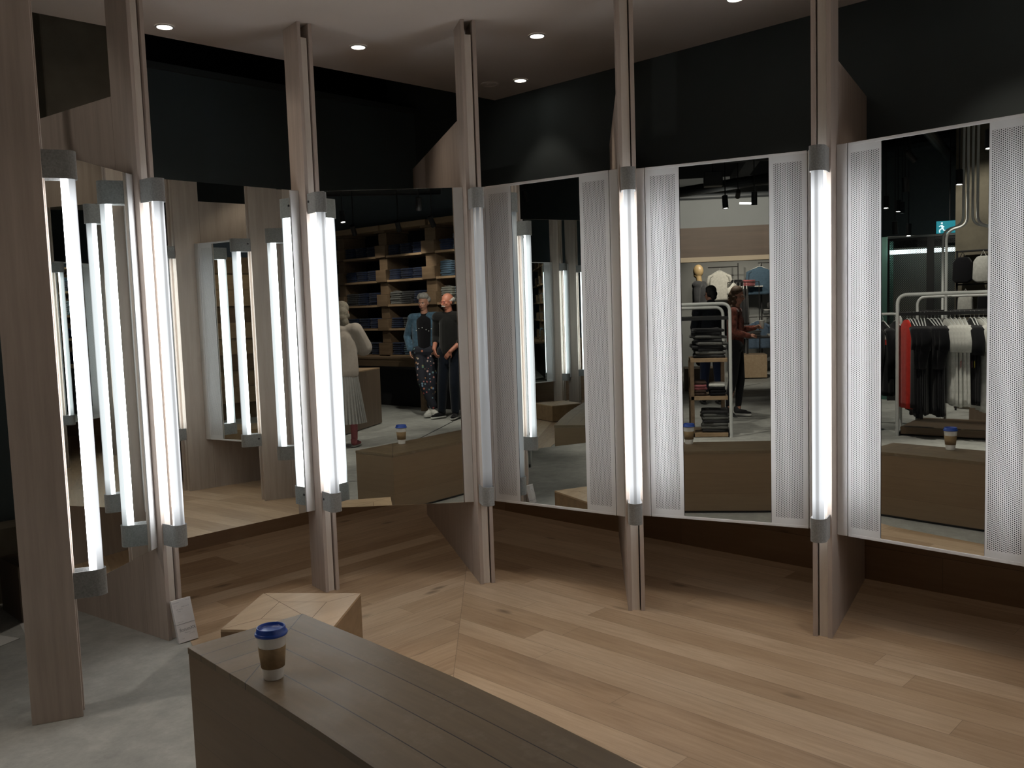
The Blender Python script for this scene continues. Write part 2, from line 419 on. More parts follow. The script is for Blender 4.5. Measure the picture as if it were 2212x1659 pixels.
# oak wainscot boards
bm = bmesh.new(); box(bm, WX - .045, WX, -3.9, WY, 0, 1.05)
wq = struct(obj('trim_3', bm, M_wains), 'oak boards along the foot of the dark wall')
bm = bmesh.new(); box(bm, 2.1, WX - .045, WY - .045, WY, 0, 1.05)
struct(obj('trim_4', bm, M_wains), 'oak boards along the foot of the back wall')
bm = bmesh.new(); box(bm, 1.3, WX - .045, -3.9, -3.855, 0, 1.05)
struct(obj('trim_5', bm, M_wains), 'oak boards at the far end')
# ceiling over the ring
struct(obj('ceiling', prism(bmesh.new(), [(.7, 4.90), (4.79, 4.74), (4.79, -3.9), (.9, -3.9), (.5, -1.0), (.35, 1.5), (.5, 3.4)], ZC, ZC + .14), M_ceil), 'lowered plaster ceiling over the mirror ring')
struct(obj('ceiling_shop', B(-16, 6, -6, 13, CZ, CZ + .1), M_plenum), 'black open shop ceiling')
# raw concrete column behind the first post
bm = bmesh.new(); box(bm, 1.83, 2.2, 5.35, 5.67, 0, CZ, .01)
struct(obj('column_1', bm, M_conc_col), 'raw concrete column')
bm = bmesh.new(); box(bm, 1.2, 1.84, 5.45, 5.66, 0, .42)
struct(obj('trim_6', bm, M_conc_col), 'low concrete kerb beside the column')

# ================================================================== RING OF POSTS, TUBES AND MIRRORS
# front-face centre, depth direction (deg), deep panel length (0: slim post), tube state, label bits
TH = .0425
FINS = [
 dict(c=(1.214, 3.633), a=156.0, deep=0, flip=0, lit=1),
 dict(c=(1.830, 4.130), a=98.0, deep=.80, flip=1, lit=1),
 dict(c=(2.742, 4.130), a=82.0, deep=0, flip=1, lit=1),
 dict(c=(3.380, 3.530), a=59.0, deep=1.67, flip=1, lit=0),
 dict(c=(3.540, 2.610), a=39.0, deep=1.375, flip=1, lit=1),
 dict(c=(3.783, 1.740), a=14.0, deep=.835, flip=0, lit=1),
 dict(c=(3.735, .850), a=-2.0, deep=.86, flip=0, lit=1),
 dict(c=(3.560, -.03), a=-15.0, deep=1.065, flip=0, lit=1),
 dict(c=(3.22, -.84), a=-28.0, deep=0, flip=1, lit=1),
 dict(c=(2.68, -1.53), a=-42.0, deep=0, flip=1, lit=1),
 dict(c=(2.12, -2.22), a=-38.0, deep=0, flip=1, lit=1),
 dict(c=(1.95, -3.02), a=-20.0, deep=0, flip=1, lit=1)]
ORD = ['by the clear grey floor at the near end of the ring', 'with the white card block leaning on its foot', 'behind the low five sided stool',
       'in the inner corner of the room, its tube unlit', 'between the first and second fully perforated mirrors', 'on the wood floor left of the widest mirror',
       'first past the frame, seen only in mirrors', 'second past the frame, seen only in mirrors', 'third past the frame, seen only in mirrors',
       'fourth past the frame, seen only in mirrors', 'fifth past the frame, seen only in mirrors', 'at the far end of the ring, seen only in mirrors']
FINLAB = ['slim pale oak post standing nearest on the bare concrete, broad side facing', 'pale oak post with a white card block leaning on its foot',
          'slim pale oak post directly behind the low stool', 'pale oak post in the inner corner, carrying the only unlit tube',
          'pale oak post between the narrow perforated mirror and the rack reflecting one', 'pale oak post beside the mirror that reflects hanging shirts',
          'pale oak post just past the shirt reflecting mirror', 'pale oak post second past the shirt reflecting mirror', 'pale oak post third past the shirt reflecting mirror',
          'pale oak post fourth past the shirt reflecting mirror', 'pale oak post fifth past the shirt reflecting mirror', 'pale oak post ending the far side of the ring']
TUBELAB = ['lit light tube on the nearest post, left of all others', 'lit light tube on the post with the card block', 'lit light tube on the post behind the stool, its reflection touching it',
           'unlit grey light tube on the corner post', 'lit light tube with a grey stripe, between two perforated mirrors', 'lit light tube beside the mirror reflecting hanging shirts',
           'lit light tube just past the shirt reflecting mirror', 'lit light tube second past the shirt reflecting mirror', 'lit light tube third past the shirt reflecting mirror',
           'lit light tube fourth past the shirt reflecting mirror', 'lit light tube fifth past the shirt reflecting mirror', 'lit light tube on the last far post']
PH = ZC - .001
for i, f in enumerate(FINS):
    r = empty('wooden_post', (*f['c'], 0), R(f['a']))
    tag(r, FINLAB[i], 'post', 'oak posts of the mirror ring')
    s = -1 if f['flip'] else 1
    bd = .020
    obj('side_board', B(0, .18, TH - bd, TH, 0, PH, .0015), M_fin, r)
    obj('side_board', B(0, .18, -TH, -TH + bd, 0, PH, .0015), M_fin, r)
    if s > 0: obj('core', B(.014, .178, -TH + bd, TH - bd - .006, 0, PH - .075, .001), M_core, r)
    else: obj('core', B(.014, .178, -TH + bd + .006, TH - bd, 0, PH - .075, .001), M_core, r)
    if f['deep']:
        bm = bmesh.new(); D_ = .18 + f['deep']; cut = .055 if i in (4, 5, 6, 7) else 0
        for (xa, xb, za, zb) in ([(.1805, D_ - cut, 0, 1.06), (.1805, D_, 1.06, 2.62)] if cut else [(.1805, D_, 0, 2.62)]): box(bm, xa, xb, -TH, TH, za, zb)
        obj('deep_panel', bm, M_fin, r)
    # tube light hangs on the post front
    t = empty('tube_light', (f['c'][0] - .083 * math.cos(R(f['a'])), f['c'][1] - .083 * math.sin(R(f['a'])), 0), R(f['a']))
    tag(t, TUBELAB[i], 'light', 'tube lights of the mirror ring')
    bm = bmesh.new(); lathe(bm, [(.0262, .56), (.0262, 2.13)], 32)
    obj('tube', bm, M_tube if f['lit'] else M_tube_faint, t, smooth=False)
    for p in t.children[0].data.polygons: p.use_smooth = len(p.vertices) == 4
    for (z0, z1) in ((.475, .58), (2.105, 2.212)):
        bm = bmesh.new(); n = 14; ro, ri = .0345, .0295
        outer = [(.083, -ro)] + [(ro * math.cos(an), ro * math.sin(an)) for an in [R(-90) - R(180) * k / n for k in range(n + 1)]] + [(.083, ro)]
        inner = [(.083, -ri)] + [(ri * math.cos(an), ri * math.sin(an)) for an in [R(-90) - R(180) * k / n for k in range(n + 1)]] + [(.083, ri)]
        pts = outer + inner[::-1]
        lo = [bm.verts.new((p[0], p[1], z0)) for p in pts]; hi = [bm.verts.new((p[0], p[1], z1)) for p in pts]
        N = len(outer)
        for k in range(N - 1):
            bm.faces.new((lo[k], lo[k + 1], hi[k + 1], hi[k]))
            a_, b2 = 2 * N - 1 - k, 2 * N - 2 - k
            bm.faces.new((lo[a_], hi[a_], hi[b2], lo[b2]))
            bm.faces.new((hi[k], hi[k + 1], hi[b2], hi[a_])); bm.faces.new((lo[k], lo[a_], lo[b2], lo[k + 1]))
        bm.faces.new((lo[0], hi[0], hi[2 * N - 1], lo[2 * N - 1])); bm.faces.new((lo[N - 1], lo[N], hi[N], hi[N - 1]))
        h = obj('felt_holder', bm, M_felt, t)
        if i not in (2, 5): continue
        bm = bmesh.new(); lathe(bm, [(.0065, 0), (.0065, .003), (.004, .0045)], 14)
        bmesh.ops.rotate(bm, verts=bm.verts, matrix=Matrix.Rotation(R(-90), 3, 'X'), cent=(0, 0, 0))
        bmesh.ops.translate(bm, verts=bm.verts, vec=(.066, ro, (z0 + z1) / 2 + .01))
        obj('fixing_bolt', bm, M_black, h)

def plane_hit(fin, sgn, n, off):
    a = R(fin['a']); d = Vector((math.cos(a), math.sin(a))); pz = Vector((-d.y, d.x))
    c = Vector(fin['c']) + pz * (TH * sgn)
    t = (off - n.dot(c)) / n.dot(d)
    return c + d * t
# normal angle, offset, winged
PANELS = [(0, 126.8, 2.266, 0), (1, 89.5, 4.24, 0), (2, 46.5, 4.968, 0), (3, 9.2, 4.003, 1), (4, 17.48, 4.317, 1), (5, -2.92, 3.818, 1),
          (6, None, .13, 1), (7, None, .13, 1), (8, None, .13, 1), (9, None, .13, 1), (10, None, .13, 1)]
MLAB = ['frameless mirror between the nearest post and the post with the card block', 'frameless mirror left of the bright double tube, reflecting other mirrors',
        'frameless mirror reflecting two men and jeans shelves', 'mirror with perforated white wings reflecting the stool and card block',
        'mirror with perforated white wings reflecting a woman and folded clothes tower', 'widest mirror with perforated white wings, reflecting hanging shirts',
        'perforated wing mirror first past the shirt reflecting one', 'perforated wing mirror second past the shirt reflecting one', 'perforated wing mirror third past the shirt reflecting one',
        'perforated wing mirror fourth past the shirt reflecting one', 'perforated wing mirror last on the far side']
Z0, Z1 = .46, 2.24
for k, (i, an, off, wing) in enumerate(PANELS):
    f0, f1 = FINS[i], FINS[i + 1]
    if an is None:
        d = Vector(f1['c']) - Vector(f0['c']); n = Vector((-d.y, d.x)).normalized()
        off = n.dot(Vector(f0['c'])) + off
    else: n = Vector((math.cos(R(an)), math.sin(R(an))))
    u = Vector((n.y, -n.x))      # towards the next post
    A = plane_hit(f0, -1, n, off); Bp = plane_hit(f1, 1, n, off)
    if (Bp - A).dot(u) < 0: A, Bp = Bp, A
    mid = (A + Bp) / 2; L = (Bp - A).length
    # local frame: +X along the panel, +Y into the wall
    r = empty('mirror_panel', (mid.x, mid.y, 0), math.atan2(u.y, u.x))
    tag(r, MLAB[k], 'mirror', 'mirror panels of the ring')
    # local +Y = rotate u by +90 = (-u.y,u.x) = (n.x, n.y)  -> points away from the camera side
    W = L / 2
    st = .050 if wing else .054
    for sx in (-1, 1):
        xa, xb = (W - st, W - .001) if sx > 0 else (-W + .001, -W + st)
        obj('edge_strip', B(xa, xb, .0, .022, Z0, Z1, .002), M_white, r)
    x0, x1 = -W + st + .004, W - st - .004
    if wing:
        g = .217
        bmf = bmesh.new()
        box(bmf, x0, x1, .0, .03, Z1 - .014, Z1, .0015); box(bmf, x0, x1, .0, .03, Z0, Z0 + .014, .0015)
        box(bmf, x0, x0 + .004, .0, .03, Z0 + .014, Z1 - .014); box(bmf, x1 - .004, x1, .0, .03, Z0 + .014, Z1 - .014)
        obj('frame', bmf, M_white, r)
        for sx in (-1, 1):
            cx_ = (x0 + .004 - g) / 2 if sx < 0 else (x1 - .004 + g) / 2
            hw = (x1 - .004 - g) / 2
            wg = obj('perforated_wing', B(-hw, hw, .001, .0025, Z0 + .014, Z1 - .014), M_perf, r); wg.location = (cx_, 0, 0)
        obj('mirror_glass', B(-g + .002, g - .002, .004, .008, Z0 + .014, Z1 - .014), M_mirror, r)
        obj('backing_board', B(x0 + .004, x1 - .004, .014, .026, Z0 + .014, Z1 - .014), M_black, r)
    else:
        if i == 1:
            # this big sheet is very slightly bowed
            bm = bmesh.new(); n_ = 40; cols = []
            for q in range(n_ + 1):
                x = x0 + (x1 - x0) * q / n_; y = -.030 * x * x + .0120 * x + .0035
                cols.append([bm.verts.new((x, y, Z0)), bm.verts.new((x, y, Z1)), bm.verts.new((x, .0095, Z0)), bm.verts.new((x, .0095, Z1))])
            fr_ = []
            for q in range(n_):
                a_, b2 = cols[q], cols[q + 1]
                fr_.append(bm.faces.new((a_[0], b2[0], b2[1], a_[1])))
                bm.faces.new((a_[2], a_[3], b2[3], b2[2])); bm.faces.new((a_[1], b2[1], b2[3], a_[3])); bm.faces.new((a_[0], a_[2], b2[2], b2[0]))
            bm.faces.new(cols[0]) if False else bm.faces.new((cols[0][0], cols[0][1], cols[0][3], cols[0][2])); bm.faces.new((cols[-1][0], cols[-1][2], cols[-1][3], cols[-1][1]))
            for f_ in fr_: f_.smooth = True
            # keep the bowed face's shading apart from the edges
            bmesh.ops.split_edges(bm, edges=[e for e in bm.edges if len(e.link_faces) == 2 and e.link_faces[0].smooth != e.link_faces[1].smooth])
            obj('mirror_glass', bm, M_mirror, r)
        else:
            bm = B(x0, x1, .002, .008, Z0, Z1, .001); obj('mirror_glass', bm, M_mirror, r)
        obj('backing_board', B(x0 + .01, x1 - .01, .009, .026, Z0 + .008, Z1 - .008), M_black, r)

# ================================================================== DOWNLIGHTS
for q, (x, y, p) in enumerate(DOWN):
    r = empty('downlight', (x, y, ZC)); 
    lab = ['recessed ceiling light above the post with the card block', 'recessed ceiling light between the stool post and the corner post', 'recessed ceiling light right of the corner post, nearer one',
           'recessed ceiling light farthest back near the round vent', 'recessed ceiling light cut by the top of the picture'][q] if q < 5 else 'recessed ceiling light above the picture, over the oak floor'
    if q == 10: lab = 'recessed ceiling light behind the last mirror, out of the picture'
    if q == 11: lab = 'recessed ceiling light over the end of the long bench, out of the picture'
    tag(r, lab, 'light', 'recessed ceiling lights')
    bm = bmesh.new(); lathe(bm, [(.050, -.0005), (.050, -.004), (.040, -.006), (.038, -.001)], 32, cap=False)
    obj('trim_ring', bm, M_white, r)
    bm = bmesh.new(); lathe(bm, [(.0385, -.0012), (.0385, -.0035)], 32); obj('lens', bm, M_lampdisc, r)
    DOWN_LAMPS[q].location = (0, 0, -.03); DOWN_LAMPS[q].parent = r
bm = bmesh.new(); lathe(bm, [(.062, 0), (.062, -.006), (.052, -.009), (.050, -.003), (.020, -.003), (.018, -.010), (.004, -.010)], 32)
o = obj('ceiling_speaker', bm, M_ceil); o.location = (4.42, 4.42, ZC); tag(o, 'small round vent disc in the ceiling near its far corner', 'vent')

# ================================================================== BENCH, STOOL, CUP, CARD BLOCK
HB = .465
bench = empty('bench', (1.45, 1.2, 0))
LB = [(1.267, 2.783), (1.247, 2.35), (1.222, 1.95), (1.195, 1.6), (1.15, 1.15), (1.08, .6), (.98, .0), (.85, -.6)]
RB = [(1.700, 2.765), (1.693, 2.35), (1.678, 1.90), (1.655, 1.55), (1.61, 1.10), (1.54, .55), (1.44, -.06), (1.31, -.68)]
poly = LB + RB[::-1]
def inset(pl, d):
    c = []
    n = len(pl)
    for i in range(n):
        p0, p1, p2 = Vector(pl[i - 1]), Vector(pl[i]), Vector(pl[(i + 1) % n])
        e1 = (p1 - p0).normalized(); e2 = (p2 - p1).normalized()
        nn = Vector((-e1.y, e1.x)) + Vector((-e2.y, e2.x)); nn = nn.normalized()
        c.append(tuple(p1 + nn * d))
    return c
bm = prism(bmesh.new(), [(p[0] - 1.45, p[1] - 1.2) for p in poly], HB - .022, HB, .002)
bt = obj('seat_top', bm, M_bench, bench)
bm = prism(bmesh.new(), [(p[0] - 1.45, p[1] - 1.2) for p in inset(poly, .003)], .018, HB - .0225)
obj('side_boards', bm, M_bench_side, bench)
bm = prism(bmesh.new(), [(p[0] - 1.45, p[1] - 1.2) for p in inset(poly, .02)], 0, .018)
obj('plinth', bm, M_black, bench)
tag(bench, 'long brown boarded wood bench with a takeaway cup standing on it', 'bench')

SP = [(2.110, 3.770), (2.405, 3.390), (2.025, 3.085), (1.730, 3.470)]
def make_stool(name, pts, label, HS=.23):
    cx_, cy_ = sum(p[0] for p in pts) / 4, sum(p[1] for p in pts) / 4
    r = empty(name, (cx_, cy_, 0)); loc = [Vector((p[0] - cx_, p[1] - cy_)) for p in pts]
    prof = loc[::-1]
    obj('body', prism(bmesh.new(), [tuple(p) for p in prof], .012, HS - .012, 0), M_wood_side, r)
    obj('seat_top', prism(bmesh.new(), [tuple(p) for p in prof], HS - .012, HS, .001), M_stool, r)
    obj('plinth', prism(bmesh.new(), [tuple(p * .93) for p in prof], 0, .012, 0), M_black, r)
    # mitred board joints: a square ring round the middle with diagonal joints
    bm = bmesh.new()
    def strip(a, b):
        a, b = Vector((*a, HS + .0004)), Vector((*b, HS + .0004)); d = (b - a).normalized(); n = Vector((-d.y, d.x, 0)) * .0013
        bm.faces.new([bm.verts.new(q) for q in (a + n, b + n, b - n, a - n)])
    inn = [p * .47 for p in loc]
    for j in range(4):
        strip(inn[j], inn[(j + 1) % 4]); strip(loc[j] * .99, inn[j])
    strip(inn[0], inn[2])
    obj('board_joints', bm, M_stool_line, r)
    tag(r, label, 'stool')
    return r
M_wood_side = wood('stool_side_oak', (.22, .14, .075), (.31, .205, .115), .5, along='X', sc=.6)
make_stool('low_stool', SP, 'low pale oak block stool behind the long bench')
S2 = [(p[0] + .05, p[1] - 4.75) for p in SP]
make_stool('low_stool', S2, 'low oak block stool at the far end of the ring, seen in a mirror')

M_cup = simple('white_paper_cup', (.82, .79, .74), .55, var=.02)
M_sleeve = simple('brown_cardboard_sleeve', (.25, .165, .082), .85, var=.12, scale=120)
M_lid = simple('blue_plastic_lid', (.016, .065, .36), .28, var=.03, spec=.6)
cup = empty('coffee_cup', (1.326, 2.338, HB))
bm = bmesh.new(); lathe(bm, [(.0285, 0), (.0295, .0008), (.0300, .004), (.0435, .137), (.0440, .140)], 48); obj('cup_body', bm, M_cup, cup, True)
bm = bmesh.new(); lathe(bm, [(.0338, .0365), (.0400, .1005), (.0412, .1005), (.0352, .0365), (.0338, .0365)], 48, cap=False); obj('sleeve', bm, M_sleeve, cup, True)
bm = bmesh.new(); lathe(bm, [(.0445, .1345), (.0478, .1350), (.0488, .1385), (.0478, .1425), (.0452, .1440), (.0440, .1460), (.0425, .1560), (.0418, .1580), (.0400, .1588), (.0385, .1575), (.0372, .1510), (.0350, .1490), (.010, .1488), (.001, .1490)], 56)
lid = obj('lid', bm, M_lid, cup, True)
bm = bmesh.new(); tube(bm, [Vector((.032 * math.cos(a), .032 * math.sin(a), .1492)) for a in [k / 24 * 2 * math.pi for k in range(25)]], .0007, 6); obj('rib_ring', bm, M_lid, lid, True)
tag(cup, 'white paper coffee cup with blue lid and brown sleeve on the bench', 'cup')

# white card block leaning on the second post
M_card = simple('white_card', (.70, .69, .70), .7, var=.02)
M_ink = simple('grey_print', (.22, .22, .24), .8)
M_ink2 = simple('pale_grey_print', (.42, .42, .44), .8)
card = empty('card_block', (1.848, 4.035, .006))
card.rotation_euler = (R(-13), R(-4), R(-8))
bm = B(-.046, .046, 0, .030, 0, .205, .001); body = obj('card_stack', bm, M_card, card)
bm = bmesh.new(); box(bm, -.0468, .0468, -.0009, .0309, .087, .0885); obj('rubber_band', bm, M_ink, card)
def text(s, size, x, z, mat, parent, sc=(1, 1)):
    cu = bpy.data.curves.new('printed_text', 'FONT'); cu.body = s; cu.size = size; cu.extrude = .0001
    o = bpy.data.objects.new('printed_text', cu); COL.objects.link(o); o.parent = parent
    o.parent = None; bpy.context.view_layer.update()
    me = bpy.data.meshes.new_from_object(o.evaluated_get(bpy.context.evaluated_depsgraph_get())); bpy.data.objects.remove(o)
    me.name = 'printed_text'; me.materials.clear(); me.materials.append(mat)
    o = bpy.data.objects.new('printed_text', me); COL.objects.link(o); o.parent = parent
    o.location = (x, -.0007, z); o.rotation_euler = (R(90), 0, 0); o.scale = (sc[0], sc[1], 1)
    return o
text('BonumXX', .021, -.034, .052, M_ink, body, (.86, 1.1))
for (s, sz, x, z) in [('Bonobee', .0085, -.042, .190), ('A5 set', .0075, .020, .193), ('No 12', .006, -.040, .176), ('01', .006, -.038, .169), ('plain cards', .0085, -.004, .166),
                      ('100 sheets', .0075, -.032, .156), ('ivory', .0075, -.026, .147), ('label stock', .006, -.034, .096), ('SR 20', .0055, -.040, .074),
                      ('fine paper', .007, -.012, .041), ('box of 50', .0065, .008, .033), ('matt', .0065, -.030, .016)]:
    text(s, sz, x, z, M_ink2, body)
tag(card, 'white printed card block leaning against the foot of a post', 'card block')
# ================================================================== SHOP BEHIND THE CAMERA (seen in the mirrors)
M_shelf = wood('walnut_shelf_wood', (.12, .078, .045), (.19, .128, .078), .55, along='X', sc=.6)
M_shelf_front = wood('oak_shelf_edge', (.27, .18, .105), (.36, .25, .15), .5, along='X', sc=.6)
M_shelf_back = simple('shelf_back_dark', (.012, .012, .014), .9)
M_plinth = wood('dark_plinth_boards', (.10, .073, .052), (.155, .115, .083), .5, along='Z', sc=.5)
M_steelw = simple('white_painted_steel', (.62, .64, .63), .4, var=.02)
M_greywall = simple('pale_grey_paint', (.24, .25, .25), .85, var=.03, scale=2)
M_band = wood('bulkhead_wood', (.085, .06, .045), (.12, .085, .062), .6, along='Y', sc=.3)
M_bandlit = wood('bulkhead_edge_lit', (.36, .29, .20), (.44, .36, .26), .6, along='Y', sc=.3)  # paler copy of the bulkhead wood, the lit look is in its colour
M_mint = simple('mint_paint', (.11, .24, .20), .7, var=.02)
M_tag = simple('paper_tag', (.62, .62, .60), .7, var=.02)
def cloth(name, col, var=.12): return simple(name, col, .92, var=var, scale=26, spec=.12, bmp=.25, sheen=.15)
M_indigo = cloth('indigo_denim', (.010, .016, .040)); M_navy = cloth('navy_denim', (.014, .024, .062)); M_blue = cloth('mid_blue_denim', (.055, .095, .14))
M_paleblue = cloth('pale_blue_denim', (.17, .24, .29)); M_khaki = cloth('grey_green_twill', (.20, .205, .18)); M_char = cloth('charcoal_knit', (.035, .035, .037)); M_gry = cloth('grey_marl_knit', (.11, .11, .105))
M_blk = cloth('black_cotton', (.007, .007, .009)); M_wht = cloth('white_cotton', (.55, .55, .52)); M_red = cloth('red_jersey', (.52, .035, .025)); M_coral = cloth('coral_jersey', (.42, .075, .055))
M_pink = cloth('dusty_pink_knit', (.30, .10, .11)); M_brn = cloth('brown_knit', (.055, .035, .028)); M_shirtblue = cloth('chambray_shirt', (.10, .145, .21))

def mk(name, bm, mat, parent=None, smooth=False): return obj(name, bm, mat, parent, smooth)

# ---- charcoal wall above and behind the jeans shelves
struct(mk('wall_left', B(-9.5, -1.2, -3.35, -3.2, 0, CZ), simple('slate_paint', (.17, .21, .235), .85, var=.04, scale=2)), 'slate grey wall behind the jeans shelves')

# ---- jeans wall: units between stepped block dividers
BAYS = [(-7.02, -5.86, 'far left'), (-5.62, -4.74, 'second'), (-4.48, -3.60, 'third'), (-3.30, -2.20, 'right-hand')]
SZ = [2.53, 2.12, 1.71, 1.31, .86]
ylo, yhi = -3.18, -2.62
for bi, (x0, x1, nm) in enumerate(BAYS):
    r = empty('jeans_shelf_unit', ((x0 + x1) / 2, -2.9, 0)); W = (x1 - x0) / 2
    tag(r, ['oak jeans shelf unit at the dark end of the wall', 'oak jeans shelf unit left of the younger man', 'oak jeans shelf unit directly behind the younger man',
            'oak jeans shelf unit behind the bald man, holding the pale denim'][bi], 'shelving', 'oak jeans shelf units')
    mk('back_panel', B(-W - .1, W + .1, -.28, -.261, .74, 2.949), M_shelf_back, r)
    for z in SZ[:-1]:
        mk('shelf_board', B(-W, W, -.26, .28, z - .035, z, .002), M_shelf_front, r)
    mk('shelf_board', B(-W, W, -.26, .28, .80, .86, .002), M_shelf_front, r)
    mk('top_board', B(-W - .119, W + .119, -.26, .30, 2.95, 3.04, .003), M_shelf_front, r)
    # stepped blocks to the right of the unit
    if bi < 3: gx = (x1 + BAYS[bi + 1][0]) / 2 - (x0 + x1) / 2; gw = (BAYS[bi + 1][0] - x1) / 2
    else: gx = W + .12; gw = .12
    z = .86; k = 0; rr = random.Random(bi)
    while z < 2.94:
        h = min(.205, 2.95 - z); o_ = (k % 2)
        bm = bmesh.new()
        box(bm, gx - gw + (.03 if o_ else .001), gx + gw - (.03 if o_ else .001), -.26, .30 - (.07 if o_ else 0) , z + .002, z + h - .002, .003)
        mk('divider_block', bm, M_shelf, r); z += h; k += 1
# one folded pair of jeans
def folded_bm(w, d, h, seed):
    rr = random.Random(seed); bm = bmesh.new(); n = 14
    # rounded front fold: profile in y-z, swept across x with soft ends
    prof = []
    for k in range(n):
        a = -math.pi / 2 + math.pi * k / (n - 1); prof.append((d / 2 - h / 2 + h / 2 * math.cos(a), h / 2 + h / 2 * math.sin(a)))
    prof += [(-d / 2, h * .92), (-d / 2, h * .08)]
    xs = [-w / 2, -w / 2 + .012, -w / 4, 0, w / 4, w / 2 - .012, w / 2]
    rings = []
    for i, x in enumerate(xs):
        e = .55 if i in (0, len(xs) - 1) else 1.0
        dz = rr.uniform(-.002, .003); dy = rr.uniform(-.006, .006)
        rings.append([bm.verts.new((x, p[0] + dy - (.012 if e < 1 else 0), h / 2 + (p[1] - h / 2) * e + dz)) for p in prof])
    m_ = len(prof)
    for i in range(len(rings) - 1):
        for k in range(m_): bm.faces.new((rings[i][k], rings[i][(k + 1) % m_], rings[i + 1][(k + 1) % m_], rings[i + 1][k]))
    bm.faces.new(rings[0][::-1]); bm.faces.new(rings[-1])
    return bm
def stack(name, x, y, z, n, mat, label, cat, group, w=.24, d=.30, h=.032, rz=0.0, tagtop=False, mats=None, jit=.01):
    first = None; rr = random.Random(int(abs(x * 991 + y * 77 + z * 13)))
    for k in range(n):
        mm = mats[k % len(mats)] if mats else mat
        if first is None or mats:
            o = mk(name, folded_bm(w, d, h, k + int(z * 50)), mm, None, True); first = first or o
        else:
            o = first.copy(); COL.objects.link(o)
        o.location = (x + rr.uniform(-jit, jit), y + rr.uniform(-jit, jit), z + .001 + k * (h - .0015)); o.rotation_euler = (0, 0, rz + rr.uniform(-.05, .05))
        tag(o, label, cat, group)
        top = o
    top['label'] = 'topmost ' + label
    if tagtop:
        t = mk('size_tag', B(-.07, .07, .02, .12, h, h + .0025), M_tag, top); t.rotation_euler = (R(6), 0, .3)
ROWN = ['top', 'second', 'third', 'fourth', 'lowest']
JC = {1: [[M_indigo, M_indigo, M_navy], [M_indigo, M_indigo, M_navy], [M_indigo, M_indigo, M_char], [M_navy, M_indigo, M_indigo], [M_indigo, M_char, M_paleblue]],
      2: [[M_navy, M_indigo, M_indigo], [M_indigo, M_indigo, M_indigo], [M_indigo, M_char, M_gry], [M_indigo, M_char, M_indigo], [M_indigo, M_blue, M_indigo]],
      3: [[M_navy, M_blue, M_navy], [M_blue, M_indigo, M_indigo], [M_khaki, M_paleblue, M_blue], [M_indigo, M_navy, M_indigo], [M_indigo, M_navy, M_indigo]],
      0: [[M_indigo, M_indigo], [M_indigo, M_navy], [M_indigo, M_indigo], [M_indigo, M_indigo], [M_indigo, M_char]]}
CNAME = {id(M_indigo): 'blackish indigo', id(M_navy): 'navy', id(M_char): 'charcoal', id(M_gry): 'grey', id(M_blue): 'mid blue', id(M_paleblue): 'pale blue', id(M_khaki): 'grey green'}
UN = ['dark end unit', 'unit left of younger man', 'unit behind younger man', 'unit behind bald man']
for bi, (x0, x1, nm) in enumerate(BAYS):
    for ri, z in enumerate(SZ):
        cols = JC[bi][ri]; n = len(cols)
        for ci, mt in enumerate(cols):
            x = x1 - (ci + .5) * (x1 - x0) / n if bi != 3 else x0 + .04 + (ci + .5) * .31
            if bi == 3 and ri >= 3 and ci > 0: continue
            if bi == 0 and ci == 0 and ri < 4: continue
            cnt = [5, 5, 6, 5, 6][ri] if mt not in (M_blue, M_paleblue, M_khaki) else 7
            light = mt in (M_blue, M_paleblue, M_khaki, M_gry)
            stack('folded_jeans', x, -2.80, z, cnt, mt, '%s folded jeans, %s stack, %s shelf, %s' % (CNAME[id(mt)], (['first', 'middle', 'last'][ci] if n == 3 else ['first', 'second'][ci]), ROWN[ri], UN[bi]), 'jeans',
                  'jeans stack %d on the %s shelf, %s' % (ci + 1, ROWN[ri], UN[bi]), tagtop=light, h=.036)
# ---- long work table under the shelves
r = empty('oak_table', (-5.0, -2.42, 0)); tag(r, 'long dark oak table along the foot of the jeans shelves', 'table')
mk('table_top', B(-1.9, 1.72, -.16, .18, .815, .845, .002), M_shelf, r)
mk('apron', B(-1.88, 1.70, .13, .165, .70, .815, .001), M_shelf, r)
for x in (-1.87, 1.62): mk('leg', B(x, x + .08, .08, .165, 0, .70, .002), M_shelf, r)
mk('back_board', B(-1.9, 3.0, -.26, -.22, 0, .80), M_shelf_back, r)
# ---- dark boarded counter block
r = empty('display_plinth', (0, 0, 0)); 
pp = [(-2.76, -.92), (-2.18, .28), (-3.05, .70), (-3.63, -.50)]
mk('body', prism(bmesh.new(), pp, .012, .785, .003), M_plinth, r); mk('top_board', prism(bmesh.new(), pp, .785, .80, .002), M_shelf_front, r)
tag(r, 'dark boarded plinth block standing beside the woman in the long skirt', 'plinth')

